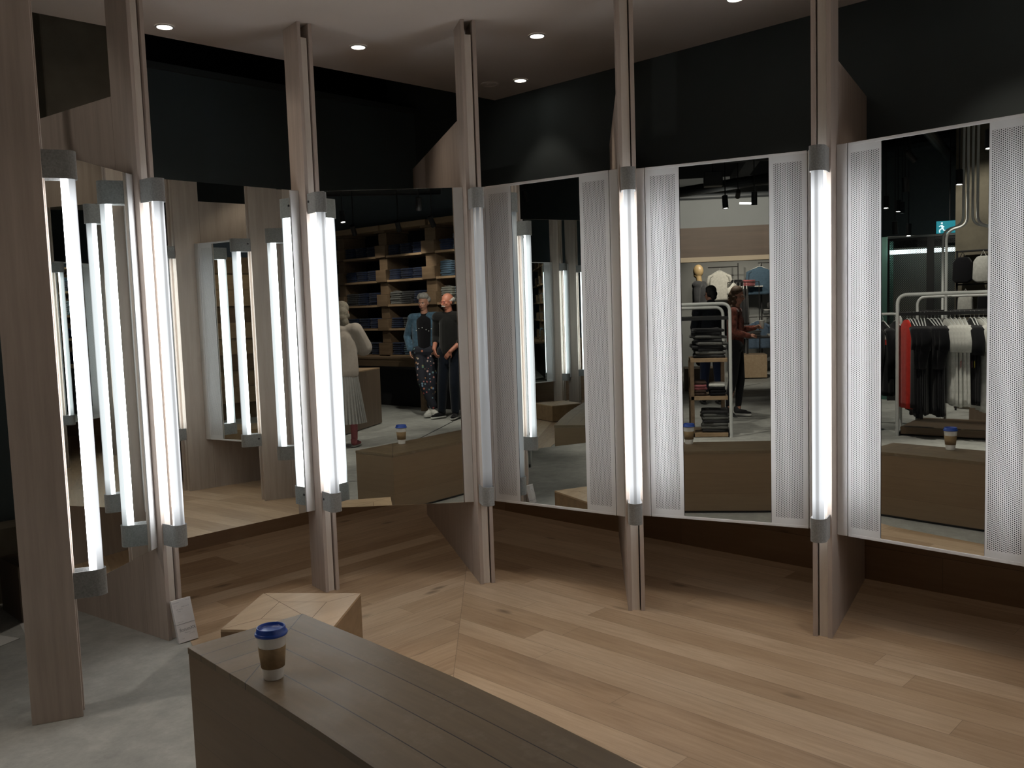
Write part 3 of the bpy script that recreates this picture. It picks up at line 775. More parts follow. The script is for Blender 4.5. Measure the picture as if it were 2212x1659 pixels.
# ---- pendant track spots
def track_spot(x, y, z, tx, ty, tz, label, power=0, lensc=None, size=70, top=CZ):
    r = empty('track_spotlight', (x, y, z)); tag(r, label, 'light', 'shop track spotlights')
    bm = bmesh.new(); tube(bm, [(0, 0, .02), (0, 0, top - z)], .008, 8); mk('drop_rod', bm, M_black, r)
    d = (Vector((tx, ty, tz)) - Vector((x, y, z))).normalized()
    q = d.to_track_quat('Z', 'Y').to_euler()
    bm = bmesh.new(); lathe(bm, [(.030, -.09), (.038, -.085), (.040, .085), (.037, .088), (.034, .080)], 20, cap=False)
    lathe(bm, [(.030, -.0895), (.001, -.0895)], 20, cap=False)
    h = mk('lamp_head', bm, M_black, r); h.rotation_euler = q
    bm = bmesh.new(); lathe(bm, [(.034, .074), (.034, .078)], 20); l = mk('lens', bm, M_spotlens if power else M_white, h)
    if power:
        s = spot_lamp('track_lamp', (0, 0, 0), (0, 0, 1), power, size, .5, col=(1, .90, .78), rad=.03)
        s.parent = h; s.rotation_euler = (R(180), 0, 0); s.location = (0, 0, .10)
    return r
track_spot(-3.6, -1.05, 3.0, -3.0, -.9, 0, 'track spotlight nearest the dark end above the woman with the phone', 40)
track_spot(-4.31, -1.82, 2.9, -4.9, -2.8, 1.5, 'track spotlight tilted at the shelf unit left of the younger man', 26)
track_spot(-3.45, -2.0, 2.9, -3.9, -2.8, 1.7, 'track spotlight tilted at the shelves directly behind the younger man', 26)
track_spot(-1.84, -.94, 3.0, -2.4, -1.3, 0.6, 'track spotlight hanging highest above the two men', 60)
track_spot(-2.68, -1.98, 2.9, -2.75, -2.8, 1.6, 'track spotlight hanging straight over the pale denim', 26)

# ---- lights further off
for (x, y, z, lab, pw) in [(-4.04, 1.61, 2.9, 'bright track spotlight in front of the curved wooden bulkhead', 60), (-.95, 3.0, 2.95, 'bright track spotlight highest over the shirt rack', 90), (-2.94, 4.11, 2.9, 'bright track spotlight over the bottle shaped frame', 70),
                           (-4.98, 4.63, 2.95, 'track spotlight before the concrete pillar, first of two', 40), (-4.9, 4.40, 2.92, 'track spotlight before the concrete pillar, second of two', 40),
                           (-4.62, 5.83, 2.9, 'track spotlight over the dark perforated screen, first of three', 30), (-5.3, 5.99, 2.9, 'track spotlight over the dark perforated screen, second of three', 30),
                           (-5.63, 6.09, 2.9, 'track spotlight over the dark perforated screen, third of three', 0), (-4.88, 5.63, 2.5, 'low track spotlight just above the edge of the perforated screen', 25)]:
    track_spot(x, y, z, x + .35, y - .15, 0, lab, pw)
track_spot(-1.4, 5.72, 2.62, 1.78, 4.75, 2.42, 'track spotlight left of the ring, throwing the steel frame\'s shadow on the second post', 34, size=24)
track_spot(.55, 2.75, 3.4, .62, 2.9, 0, 'added fill spotlight over the bare concrete between the bench and the nearest post', 62, size=75)  # extra unseen lamp, lifts the concrete beside the bench
track_spot(-.3, 4.1, 3.4, .3, 3.6, 0, 'added fill spotlight over the bare concrete left of the nearest post', 60, size=75)  # second lamp put in to brighten the bare concrete
track_spot(-6.6, 1.2, 3.3, -8.6, 1.2, 2.4, 'added fill spotlight between the white rack and the bulkhead', 260, size=100)  # strong added lamp, keeps the bulkhead from going too dark
track_spot(-1.2, 2.6, 3.3, -2.2, 2.2, .8, 'added fill spotlight before the oak tower', 120, size=80)  # added lamp, brightens the white rack and its tower
track_spot(-.9, 4.3, 3.3, -2.1, 4.0, 1.0, 'added fill spotlight before the shirt rack', 130, size=80)  # added lamp, brightens the hanging clothes
track_spot(-3.4, 4.9, 3.3, -4.8, 4.3, 2.0, 'added fill spotlight before the accessory display', 90, size=90)  # added lamp, lifts the dark pillar and the display
track_spot(-.9, -.3, 3.2, -2.5, -1.9, 1.2, 'added fill spotlight in front of the two men', 130, size=70)  # added lamp, lights the men from the front
track_spot(-.25, .35, 3.3, -1.4, .8, .9, 'added fill spotlight above the woman with the phone', 110, size=60)  # lamp put in above the camera to light the woman
track_spot(-4.6, 7.0, 3.3, -5.4, 6.8, 1.4, 'added fill spotlight by the mint green wall', 60, size=90)  # added lamp, brightens the mint wall
track_spot(-2.96, 4.75, 2.9, -3.3, 4.75, 0, 'unlit track spotlight hanging above the black jackets', 0)
track_spot(-4.24, 5.51, 2.5, -4.6, 5.6, 0, 'unlit track spotlight tilted beside the mint green wall end', 0)
track_spot(-4.22, 1.21, 2.95, -4.6, 1.2, 0, 'unlit track spotlight before the curved wooden bulkhead', 0)
# fluorescent bar and a ceiling speaker box
o = mk('light_bar', B(-.02, .02, -.12, .12, -.012, .012, .004), emis('light_bar_glow', (1, .97, .9), 8)); o.location = (-4.6, 1.25, 2.93); o.rotation_euler = (R(4), 0, 0); tag(o, 'short bright light bar in front of the curved bulkhead', 'light')
o = mk('speaker_box', B(-.1, .1, -.13, .13, -.1, .1, .01), M_black); o.location = (-4.71, 1.72, 3.3); tag(o, 'black speaker box hanging from the shop ceiling', 'speaker')
bm = bmesh.new(); tube(bm, [(0, 0, .1), (0, 0, CZ - 3.3)], .01, 8); mk('drop_rod', bm, M_black, o)
# ducts, pipes and beams under the black ceiling
M_duct = simple('black_duct', (.018, .02, .022), .6)
for k, (a, b_, rr_) in enumerate([((-12, 5.5, 3.75), (0, 1.2, 3.75), .10), ((-12, 7.5, 3.6), (0, 3.6, 3.6), .07), ((-9, 3.2, 3.55), (-3.5, -3.0, 3.55), .09), ((-6.5, -2, 3.95), (-6.5, 9, 3.95), .16), ((-3.3, -3, 4.0), (-3.3, 9, 4.0), .05), ((-8.6, -2, 3.5), (-8.0, 9, 3.5), .05)]):
    bm = bmesh.new(); tube(bm, [a, b_], rr_, 14)
    o = mk('ceiling_duct', bm, M_duct); tag(o, ['round black duct over the middle of the shop', 'thin black pipe over the clothes racks', 'round black duct before the bulkhead', 'wide black duct running along the shop', 'black conduit above the jackets', 'black conduit farthest from the ring'][k], 'duct', 'ducts under the black ceiling')
for k in range(5):
    struct(mk('beam_%d' % (k + 1), B(-16, 1.0, -2 + k * 2.6, -1.75 + k * 2.6, CZ - .22, CZ), M_duct))

# ================================================================== curved bulkhead, denim corner (second mirror from the right)
def arcwall(name, x0, bulge, y0, y1, z0, z1, th, mat):
    bm = bmesh.new(); n = 14; f = []; 
    for k in range(n + 1):
        t = k / n; y = y0 + (y1 - y0) * t; x = x0 + bulge * (1 - (2 * t - 1) ** 2); f.append((x, y))
    pts = f + [(p[0] - th, p[1]) for p in f[::-1]]
    return mk(name, prism(bm, pts, z0, z1), mat)
struct(arcwall('wall_bulkhead', -9.0, -.35, -1.6, 4.2, 2.45, 3.02, .3, M_band), 'curved wooden bulkhead')
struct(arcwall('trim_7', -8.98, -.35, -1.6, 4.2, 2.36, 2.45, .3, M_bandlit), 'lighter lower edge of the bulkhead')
struct(arcwall('wall_upper_curve', -9.05, -.35, -1.6, 4.2, 3.02, 3.6, .3, M_greywall), 'curved grey wall over the bulkhead')
struct(mk('wall_end', B(-12.3, -12.15, -3, 5, 0, CZ), M_greywall), 'pale grey end wall of the denim corner')
struct(mk('wall_side', B(-12.2, -9.3, 3.2, 3.35, 0, 2.5), M_greywall), 'pale grey side wall')
struct(mk('wall_side_far', B(-12.2, -9.3, -1.6, -1.45, 0, 2.5), M_greywall), 'pale grey side wall beyond')
spot_lamp('downlight_or_fill', (-10.6, 1.6, 2.9), (-11.9, 1.1, 1.5), 70, 100, .8)  # added fill lamp without a fixture, brightens the denim corner
spot_lamp('downlight_or_fill', (-10.6, .2, 2.9), (-11.9, .3, 1.2), 70, 100, .8)  # another added fill for the denim corner, no fixture either
# black wall rails
r = empty('wall_rail_system', (-11.9, .7, 0)); tag(r, 'black steel wall rails carrying hanging clothes in the denim corner', 'rail')
for y in (.72, .22, -.28, -.62): 
    bm = bmesh.new(); box(bm, -.01, .01, y - .7 + .0 - .012, y - .7 + .012, 0, 2.42); mk('upright', bm, M_black, r)
bm = bmesh.new(); box(bm, -.01, .01, .02, .72, 0, .01); bm.free()
for (ya, yb, z) in ((.02, .68, 2.34), (-.9, -.4, 2.40), (-.46, -.1, 1.22), (-.9, -.46, 1.22)):
    bm = bmesh.new(); tube(bm, [(.12, ya, z), (.12, yb, z)], .011, 8); mk('hanging_bar', bm, M_black, r)
for (ya, yb, z) in ((-.48, 0.0, 1.90), (-.95, -.5, 1.38)):
    mk('shelf_board', B(.0, .28, ya, yb, z - .02, z, .002), M_white, r)

# garments on hangers --------------------------------------------------------
def hanger(parent, w=.40, mat=None):
    bm = bmesh.new()
    tube(bm, rounded([(-w / 2, 0, -.085), (-.03, 0, -.005), (.03, 0, -.005), (w / 2, 0, -.085)], .04, 4), .006, 8)
    hook = [Vector((0, 0, -.005)), Vector((0, 0, .035))] + [Vector((.018 * math.sin(a) * -1 + 0.0, 0, .053 - .018 * math.cos(a))) for a in [k / 10 * math.pi * 1.35 for k in range(1, 11)]]
    tube(bm, hook, .0022, 6)
    return mk('hanger', bm, mat or M_steelw, parent)
def garment_bm(w=.46, L=.70, d=.11, sleeve=.22, flare=1.08, seed=0, fold=.012, neck=.09, band=None):
    """shirt hanging from the shoulders; x across, y thickness, z down from 0 (hook point)"""
    rr = random.Random(seed); bm = bmesh.new(); seg = 36; rows = 16; rings = []
    ph = [rr.uniform(0, 6.28) for _ in range(4)]
    for i in range(rows + 1):
        t = i / rows
        if i == 0: ww, dd, z = neck * .9, d * .5, -.015
        elif i == 1: ww, dd, z = neck * 1.35, d * .62, -.030
        elif i == 2: ww, dd, z = w * .66, d * .72, -.062
        elif i == 3: ww, dd, z = w * .93, d * .85, -.098
        else:
            s = (i - 3) / (rows - 3); ww = w * (.96 + (flare - .96) * s); dd = d * (.9 + .25 * s); z = -.098 - s * (L - .098)
        ring = []
        for k in range(seg):
            a = 2 * math.pi * k / seg; ca, sa = math.cos(a), math.sin(a)
            rp = fold * t * (math.sin(a * 5 + ph[0]) + .6 * math.sin(a * 9 + ph[1] + t * 2)) if i > 3 else 0
            x = (ww / 2 + rp * .6) * (abs(ca) ** .75) * (1 if ca > 0 else -1); y = (dd / 2 + rp) * (abs(sa) ** .8) * (1 if sa > 0 else -1)
            ring.append(bm.verts.new((x, y, z + (rr.uniform(-.004, .004) if i == rows else 0))))
        rings.append(ring)
    for i in range(rows):
        for k in range(seg): 
            f = bm.faces.new((rings[i][k], rings[i][(k + 1) % seg], rings[i + 1][(k + 1) % seg], rings[i + 1][k]))
            if band and band[0] <= i < band[1]: f.material_index = 1
            if band and band[1] <= i < band[2]: f.material_index = 2
    bm.faces.new(rings[-1])
    for sx in (-1, 1):
        if sleeve <= 0: continue
        x0 = sx * w * .44
        pts = [(x0 - sx * .04, 0, -.105), (x0 + sx * .035, 0, -.14), (x0 + sx * .06, 0, -.14 - sleeve * .5), (x0 + sx * (.065 if sleeve < .35 else .03), .01, -.14 - sleeve)]
        fr = len(bm.faces)
        tube(bm, pts, .05, 12, radii=[.055, .066, .058, .052 if sleeve < .35 else .036], flat=.62)
        if band:
            bm.faces.ensure_lookup_table()
            for f in bm.faces[fr:]:
                zc = f.calc_center_median().z
                if -.36 < zc < -.27: f.material_index = 2
    return bm
def garment(name, loc, rz, mat, label, cat, group=None, hook=.0, mats=None, tagged=None, **kw):
    r = empty(name, loc, rz); tag(r, label, cat, group)
    hanger(r, kw.get('w', .46) * .82)
    o = obj('cloth_body', garment_bm(**kw), mat, r, True, mats=mats)
    if tagged is not None:
        t = mk('price_tag', B(-.022, .022, -.0006, .0006, -.07, 0), tagged, r); t.location = (kw.get('w', .46) * .5, .04, -.45); t.rotation_euler = (0, .2, .4)
    return r
HK = .053
def xh(z): return z - .071
garment('hanging_tshirt', (-11.78, 1.13, xh(2.34)), R(90), M_wht, 'long white tee hanging on the black rail in the denim corner', 'shirt', L=.66, w=.42, sleeve=.20)
garment('denim_jacket', (-11.78, .27, xh(2.40)), R(90), M_blue, 'blue denim jacket hanging on the wall of the denim corner', 'jacket', L=.62, w=.50, sleeve=.50)
garment('hanging_shirt', (-11.76, .31, xh(1.22)), R(80), M_shirtblue, 'pale blue denim shirt hanging low in the denim corner', 'shirt', L=.62, w=.46, sleeve=.45)
garment('hanging_tshirt', (-11.2, .88, 1.98), R(30), M_wht, 'white tee hanging beside the head of the woman in the rust top', 'shirt', L=.42, w=.32, sleeve=.12)
for k in range(4):
    garment('hanging_trousers', (-11.4, .80 - k * .07, 1.92), R(5), M_char, 'dark garment in the row behind the woman in the rust top', 'clothes', 'dark garments behind the woman in the rust top', L=.85, w=.34, sleeve=0, d=.06)
r = empty('clothes_rail', (-11.3, .75, 0)); tag(r, 'black rail of dark garments behind the woman in the rust top', 'rail')
bm = bmesh.new(); tube(bm, [(-.1, -.42, 0), (-.1, -.42, 1.985), (.1, .25, 1.985), (.1, .25, 0)], .011, 8); mk('rail_frame', bm, M_black, r)
stack('folded_knit', -11.72, .52, 1.90, 4, M_pink, 'dusty pink folded knit on the upper white shelf in the denim corner', 'knitwear', 'pink knits in the denim corner', w=.28, d=.24, h=.035)
o = mk('shoulder_bag', B(-.10, .10, -.13, .13, 0, .15, .05, 4), M_blk); o.location = (-11.72, .82 - .05, 1.90); tag(o, 'small black bag on the upper white shelf in the denim corner', 'bag')
stack('folded_jeans', -11.72, -.02, 1.38, 5, M_char, 'dark folded jeans on the lower white shelf of the denim corner', 'jeans', 'jeans on the lower shelf, denim corner', w=.3, d=.24, h=.03)
# display table and wooden cube in the denim corner
r = empty('display_table', (-10.7, .25, 0)); tag(r, 'grey display table in the denim corner with folded clothes', 'table')
mk('table_top', B(-.35, .35, -.6, .48, .80, .835, .003), M_char, r)
for (x, y) in ((-.32, -.57), (-.32, .42), (.28, -.57), (.28, .42)): mk('leg', B(x, x + .04, y, y + .04, 0, .80), M_char, r)
stack('folded_jeans', -10.62, .55, .836, 4, M_gry, 'grey folded jeans near the edge of the display table', 'jeans', 'grey folded jeans on the display table', w=.3, d=.26, h=.032)
stack('folded_shirt', -10.55, .40 - .25, .836, 2, M_wht, 'white folded shirt on the display table', 'shirt', 'white folded shirts on the display table', w=.26, d=.24, h=.025)
o = mk('wooden_cube', B(-.3, .3, -.28, .30, 0, .47, .004), M_stool); 
o.location = (-10.35, .62, .02); tag(o, 'oak cube block on the floor of the denim corner', 'plinth')
# ================================================================== steel rack with wooden tower (same mirror)
def portal(bm, x, y0, y1, h, r_=.019, rad=.10):
    tube(bm, rounded([(x, y0, 0), (x, y0, h), (x, y1, h), (x, y1, 0)], rad, 7), r_, 12)
rk = empty('clothes_rack', (-2.35, 2.38, 0)); tag(rk, 'white steel rack around a wooden tower of folded clothes', 'rack')
bm = bmesh.new(); portal(bm, .26, -.65, .40, 1.545); mk('front_portal', bm, M_steelw, rk)
bm = bmesh.new(); portal(bm, -.36, -.62, .40, 1.50); mk('rear_portal', bm, M_steelw, rk)
mk('crossbar', B(.245, .275, -.63, .38, 1.36, 1.40, .002), M_black, rk)
mk('crossbar', B(-.375, -.345, -.60, .38, 1.36, 1.40, .002), M_black, rk)
bm = bmesh.new(); box(bm, -.37, .27, -.66, -.63, .02, .05); mk('foot_bar', bm, M_black, rk)
tw = empty('shelf_tower', (-2.35, 1.98, 0)); tag(tw, 'narrow oak shelf tower inside the white rack, holding folded clothes', 'shelf')
for z in (.05, .48, .92): mk('shelf_board', B(-.26, .24, -.22, .20, z - .045, z, .003), M_shelf_front, tw)
for (x, y) in ((.20, .16), (-.26, .16), (-.26, -.22)): mk('post', B(x, x + .04, y, y + .045, 0, .875, .002), M_shelf, tw)
mats_g = [M_char, M_gry, M_char, M_char, M_gry]
for k in range(9):
    o = mk('folded_hoodie', folded_bm(.36 - .02 * (k % 3), .34, .04, 60 + k), mats_g[k % 5], None, True); o.location = (-2.33 + random.uniform(-.02, .02), 1.98 + random.uniform(-.03, .03), .921 + k * .037); o.rotation_euler = (random.uniform(-.04, .04), random.uniform(-.03, .03), R(90) + random.uniform(-.25, .25))
    tag(o, ['charcoal', 'grey', 'charcoal', 'charcoal', 'grey'][k % 5] + ' folded hoodie in the loose heap on top of the oak tower', 'hoodie', 'heap of hoodies on the oak tower')
for k in range(7):
    o = mk('folded_hoodie', folded_bm(.30, .34, .038, 80 + k), M_gry if k % 3 else M_char, None, True); o.location = (-2.31, 1.90 + random.uniform(-.01, .01), .051 + k * .0365); o.rotation_euler = (0, 0, R(90) + random.uniform(-.08, .08))
    tag(o, 'folded %s sweatshirt in the stack on the bottom shelf of the oak tower' % ('grey' if k % 3 else 'charcoal'), 'sweatshirt', 'sweatshirts on the bottom shelf of the oak tower')
    if k == 6:
        t = mk('price_tag', B(-.025, .025, -.001, .001, -.09, 0), M_tag, o); t.location = (-.05, -.18, .03); t.rotation_euler = (0, 0, R(180)); t.location = (.0, .172, .03)
for k in range(5):
    mt = [M_brn, M_brn, M_pink, M_pink, M_brn][k]
    o = mk('folded_knit', folded_bm(.17, .30, .034, 90 + k), mt, None, True); o.location = (-2.31, 2.08, .481 + k * .033); o.rotation_euler = (0, 0, R(90) + random.uniform(-.08, .08))
    tag(o, 'folded %s knit on the middle shelf of the oak tower' % ('brown' if mt is M_brn else 'dusty pink'), 'knitwear', 'knits on the middle shelf of the oak tower')
for k in range(4):
    o = mk('folded_tshirt', folded_bm(.18, .30, .036, 95 + k), M_blk if k < 3 else M_wht, None, True); o.location = (-2.29, 1.87, .481 + k * .034); o.rotation_euler = (0, 0, R(90) + random.uniform(-.1, .1))
    tag(o, 'black folded tee on the middle shelf of the oak tower' if k < 3 else 'white folded tee on top of the black ones in the oak tower', 'tee', 'tees on the middle shelf of the oak tower')
for k in range(5):
    garment('hanging_coat', (-2.12 - .1 * k, 2.34 + .015 * k, xh(1.40) - 0.0), R(4), M_gry if k % 2 else M_char, '%s long garment hanging at the left of the white rack with the oak tower' % ('grey' if k % 2 else 'charcoal'), 'coat', 'garments left in the rack with the oak tower', L=.95, w=.42, d=.08, sleeve=.5, seed=k, tagged=M_tag if k == 0 else None)

# ================================================================== jacket and shirt rack (right-hand mirror)
sr = empty('clothes_rack', (-1.93, 4.33, 0), R(-90 - 12)); tag(sr, 'long white steel rack of black jackets and white shirts', 'rack')
# local +x runs along the rack (away from its first leg), +y into the shop's depth
bm = bmesh.new(); tube(bm, rounded([(0, 0, 0), (0, 0, 1.575), (1.35, 0, 1.575), (1.35, 0, 0)], .11, 7), .02, 12); mk('front_portal', bm, M_steelw, sr)
bm = bmesh.new(); tube(bm, rounded([(-.03, -1.0, 0), (-.03, -1.0, 1.545), (1.30, -1.0, 1.545), (1.30, -1.0, 0)], .11, 7), .017, 12); mk('rear_portal', bm, M_steelw, sr)
mk('hanging_rail', B(.02, 1.33, -.015, .015, 1.345, 1.385, .002), M_black, sr)
mk('hanging_rail', B(0, 1.28, -1.015, -.985, 1.345, 1.385, .002), M_black, sr)
mk('foot_bar', B(-.015, .015, -1.0, 0, .015, .04), M_black, sr)
mk('base_board', B(.02, 1.33, -.95, -.05, .02, .10, .003), M_shelf, sr)
M_w2 = M_wht
def on_rack(name, s, mat, label, cat, group, dep=0.0, turn=0, **kw):
    kw['L'] = kw['L'] + .012 * ((kw.get('seed', 0) * 7) % 5 - 2); kw['fold'] = .016; turn = turn - R(((kw.get('seed', 0) * 13) % 7) * 3)
    a = R(-102); x = -1.93 + math.cos(a) * s - math.sin(a) * dep; y = 4.33 + math.sin(a) * s + math.cos(a) * dep
    return garment(name, (x, y, xh(1.385)), a + R(90) + turn, mat, label, cat, group, **kw)
on_rack('jersey_dress', .10, M_red, 'long bright red top at the left end of the white steel rack', 'dress', None, L=1.0, w=.30, d=.09, sleeve=.0, seed=3, turn=R(-30))
for k in range(9):
    on_rack('hanging_dress', .13 + .036 * k, M_blk, 'black garment in the dark block left of the white shirts', 'clothes', 'black garments on the white rack', L=1.0 + .03 * (k % 3), w=.44, d=.046, sleeve=.40 if k % 2 else .2, seed=10 + k, turn=R(-18), tagged=M_tag if k == 8 else None)
for k in range(5):
    on_rack('hanging_tshirt', .49 + .045 * k, M_wht, 'white tee in the row of five right of the black garments', 'shirt', 'five white tees on the steel rack', L=.92, w=.42, d=.046, sleeve=.22, seed=30 + k, turn=R(-20), tagged=(M_red if k == 3 else M_tag) if k > 2 else None)
for k in range(2):
    on_rack('hanging_tshirt', .73 + .035 * k, M_blk, 'black tee between the two groups of white tees', 'shirt', 'black tees between white ones', L=.92, w=.42, d=.046, sleeve=.25, seed=40 + k, turn=R(-20), tagged=M_pink if k == 0 else simple('yellow_card', (.5, .42, .04), .7))
for k in range(3):
    on_rack('hanging_tshirt', .81 + .04 * k, M_wht, 'white tee in the second group right of the black tees', 'shirt', 'second group of white tees', L=.98, w=.42, d=.046, sleeve=.22, seed=50 + k, turn=R(-20), tagged=M_tag)
for k in range(4):
    on_rack('hanging_dress', .95 + .07 * k, M_coral, 'coral top hanging at the right end of the white tees', 'top', 'coral tops on the steel rack', L=.75, w=.42, d=.046, sleeve=.2, seed=55 + k, turn=R(-20))
# striped track jackets on a second rack beyond
r2 = empty('clothes_rack', (-2.28, 4.74, 0), R(-100)); tag(r2, 'steel rack of black jackets with red and white shoulder stripes', 'rack')
bm = bmesh.new(); tube(bm, rounded([(-.95, .0, 0), (-.95, 0, 1.36), (.26, 0, 1.36), (.26, 0, 0)], .10, 6), .016, 10); mk('portal', bm, M_steelw, r2)
for k in range(4):
    s = .2 - .14 * k; a = R(-100)
    x, y = -2.28 + math.cos(a) * s, 4.74 + math.sin(a) * s
    garment('track_jacket', (x, y, xh(1.355)), a + R(52), M_blk, 'black track jacket with red and white shoulder stripes', 'jacket', 'striped track jackets', L=.86, w=.50, d=.10, sleeve=.50, seed=70 + k, band=(4, 5, 6), mats=[M_blk, M_wht, M_red], tagged=M_tag if k == 0 else None)

# bottle shaped steel display frames
def bottle_frame(loc, rz, label, half=.36, h=2.36, sh=.42, neck=.05, top=3.0):
    r = empty('bottle_shaped_frame', loc, rz); tag(r, label, 'frame', 'bottle shaped steel frames')
    for sx in (-1, 1):
        bm = bmesh.new(); tube(bm, rounded([(sx * half, 0, 0), (sx * half, 0, h), (sx * neck, 0, h + .04), (sx * neck, 0, top)], .11, 6), .015, 10)
        mk('steel_tube', bm, M_steelw, r)
    mk('foot_bar', B(-half, half, -.02, .02, .0, .03), M_black, r)
    return r
bottle_frame((-2.92, 3.95, 0), R(77), 'bottle shaped white steel frame rising above the shirt rack', .27, 2.30, top=4.33)
bottle_frame((-3.35, 4.18, 0), R(77), 'bottle shaped white steel frame just behind the first one', .27, 2.34, top=4.33)
bottle_frame((.28, 5.26, 0), R(70), 'bottle shaped white steel frame left of the nearest post', .42, 2.42, neck=.08, top=4.33)

# ---- dark perforated screen with a row of lights behind it
M_perfdark = mk_perf('perforated_black_screen', (.010, .010, .011), .014, .026, .0068, 5.0, .06, 2.38, .5)
sc_ = empty('perforated_screen', (-5.42, 5.62, 0), math.atan2(5.2 - 6.12, -5.62 + 5.18)); tag(sc_, 'black perforated metal screen with a row of lights glowing through', 'screen')
mk('sheet', B(-.52, .52, -.002, .002, 0, 2.42), M_perfdark, sc_)
mk('top_rail', B(-.53, .53, -.02, .02, 2.42, 2.45, .002), M_greywall, sc_)
mk('centre_stile', B(.0, .10, .004, .025, 0, 2.42, .002), M_black, sc_)
mk('stile', B(-.53, -.50, -.025, .02, 0, 2.42, .002), M_black, sc_)
o = mk('light_bar', B(-.50, .52, -.07, -.05, 2.19, 2.25), emis('cold_strip_glow', (.82, .97, 1), 7.0)); o.location = sc_.location; o.rotation_euler = sc_.rotation_euler; tag(o, 'cold light strip glowing through the perforated screen', 'light')
o = mk('glass_partition_board', B(-.50, .52, -.52, -.50, 0, 2.3), simple('grey_green_board', (.22, .22, .19), .8)); o.location = sc_.location; o.rotation_euler = sc_.rotation_euler; tag(o, 'dull grey board standing behind the perforated screen', 'board')
struct(mk('wall_mint', B(-5.5, -5.3, 6.16, 7.6, 0, 2.46), M_mint), 'mint green end wall')
struct(mk('wall_far', B(-16, 1.0, 10.6, 10.8, 0, CZ), simple('dusk_paint', (.035, .036, .036), .9)), 'dim far wall of the shop')
struct(mk('wall_far_left', B(-15.9, -15.7, -5.8, 12, 0, CZ), M_greywall), 'dim side wall of the shop')
struct(mk('wall_above_screen', B(-6.6, -6.45, 4.6, 10.6, 2.5, CZ), simple('mid_grey_paint', (.055, .058, .056), .9)), 'grey wall over the screen')
struct(mk('column_2', B(-5.5, -4.75, 3.3, 4.93, 0, CZ, .01), M_conc_col), 'raw concrete pillar in the shop')
# exit sign: running figure on teal
ex = empty('exit_sign', (-4.98, 5.10, 2.50), R(0)); tag(ex, 'teal exit sign with a white running figure', 'sign')
ex.rotation_euler = (0, 0, R(62))
mk('sign_panel', B(-.17, .17, -.012, .012, -.085, .085, .004), emis('exit_sign_teal', (.0, .20, .27), .55), ex)
fg = bmesh.new()
fig = [((.05, .055), .016)]
lathe_ = [(.05, .052)]
def bar2(a, b_, w_):
    a, b_ = Vector((a[0], -.0135, a[1])), Vector((b_[0], -.0135, b_[1])); d = (b_ - a).normalized(); n = Vector((-d.z, 0, d.x)) * w_
    fg.faces.new([fg.verts.new(v) for v in (a + n, b_ + n, b_ - n, a - n)])
for (a, b_, w_) in [((.10, .045), (.10, .066), .011), ((.105, .03), (.09, -.01), .012), ((.09, -.01), (.13, -.04), .008), ((.13, -.04), (.125, -.075), .007), ((.09, -.01), (.075, -.045), .008), ((.075, -.045), (.045, -.05), .007), ((.10, .025), (.07, .0), .006), ((.105, .025), (.135, .01), .006)]: bar2(a, b_, w_)
M_signw = emis('exit_sign_white', (.75, .9, .95), 1.0)
mk('running_figure', fg, M_signw, ex)
bm = bmesh.new(); tube(bm, [(0, 0, .085), (0, 0, CZ - 2.5)], .008, 8); mk('drop_rod', bm, M_black, ex)
# hat and bag display in front of the pillar
ds = empty('accessory_display', (-4.55, 4.1, 0), R(90)); tag(ds, 'black accessory display with caps and bags before the concrete pillar', 'display')
for z in (2.14, 1.70, 1.28): mk('display_bar', B(-.75, .72, -.02, .14, z - .02, z, .002), M_black, ds)
for x in (-.74, .70): mk('upright', B(x, x + .02, -.02, .0, 0, 2.14), M_black, ds)
ITEMS = [(.62, 1.71, M_blk, 'black bag at the left end of the upper bar'), (.36, 1.71, M_wht, 'white bag on the upper bar'), (.08, 1.71, M_char, 'dark grey bag on the upper bar'), (-.24, 1.71, M_gry, 'pale grey bag on the upper bar'),
         (.58, 1.29, M_wht, 'white cap on the lower bar, left end'), (.33, 1.29, M_blk, 'black pouch on the lower bar'), (.10, 1.29, M_wht, 'white pouch on the lower bar'), (-.2, 1.29, M_char, 'charcoal bag on the lower bar')]
for k, (x, z, mt, lab) in enumerate(ITEMS):
    big = z > 1.6; w_, h_ = (.13, .34) if big else (.10, .27)
    bm = bmesh.new(); pts = [(w_ * .6, 0), (w_, h_ * .12), (w_ * .92, h_ * .8), (w_ * .55, h_), (-w_ * .55, h_), (-w_ * .92, h_ * .8), (-w_, h_ * .12), (-w_ * .6, 0)]
    prism(bm, pts, -.035, .035, .02)
    bmesh.ops.rotate(bm, verts=bm.verts, matrix=Matrix.Rotation(R(90), 3, 'X'), cent=(0, 0, 0))
    o = mk('hanging_bag' if 'cap' not in lab else 'cap', bm, mt, None, True); o.location = (-4.50 + 0.0, 4.1 + x, z); o.rotation_euler = (0, 0, R(90)); tag(o, lab + ' of the accessory display', 'bag' if 'cap' not in lab else 'cap')
    tube_ = bmesh.new(); tube(tube_, [(-.04, 0, h_ - .01), (0, 0, h_ + .07), (.04, 0, h_ - .01)], .005, 6); mk('strap', tube_, mt, o)
# dark plinth on the floor beyond the rack
o = mk('display_plinth', B(-.5, .5, -.4, .4, 0, .34, .004), M_plinth); o.location = (-3.75, 3.75, 0); o.rotation_euler = (0, 0, R(70)); tag(o, 'low dark plinth behind the shirt rack', 'plinth')

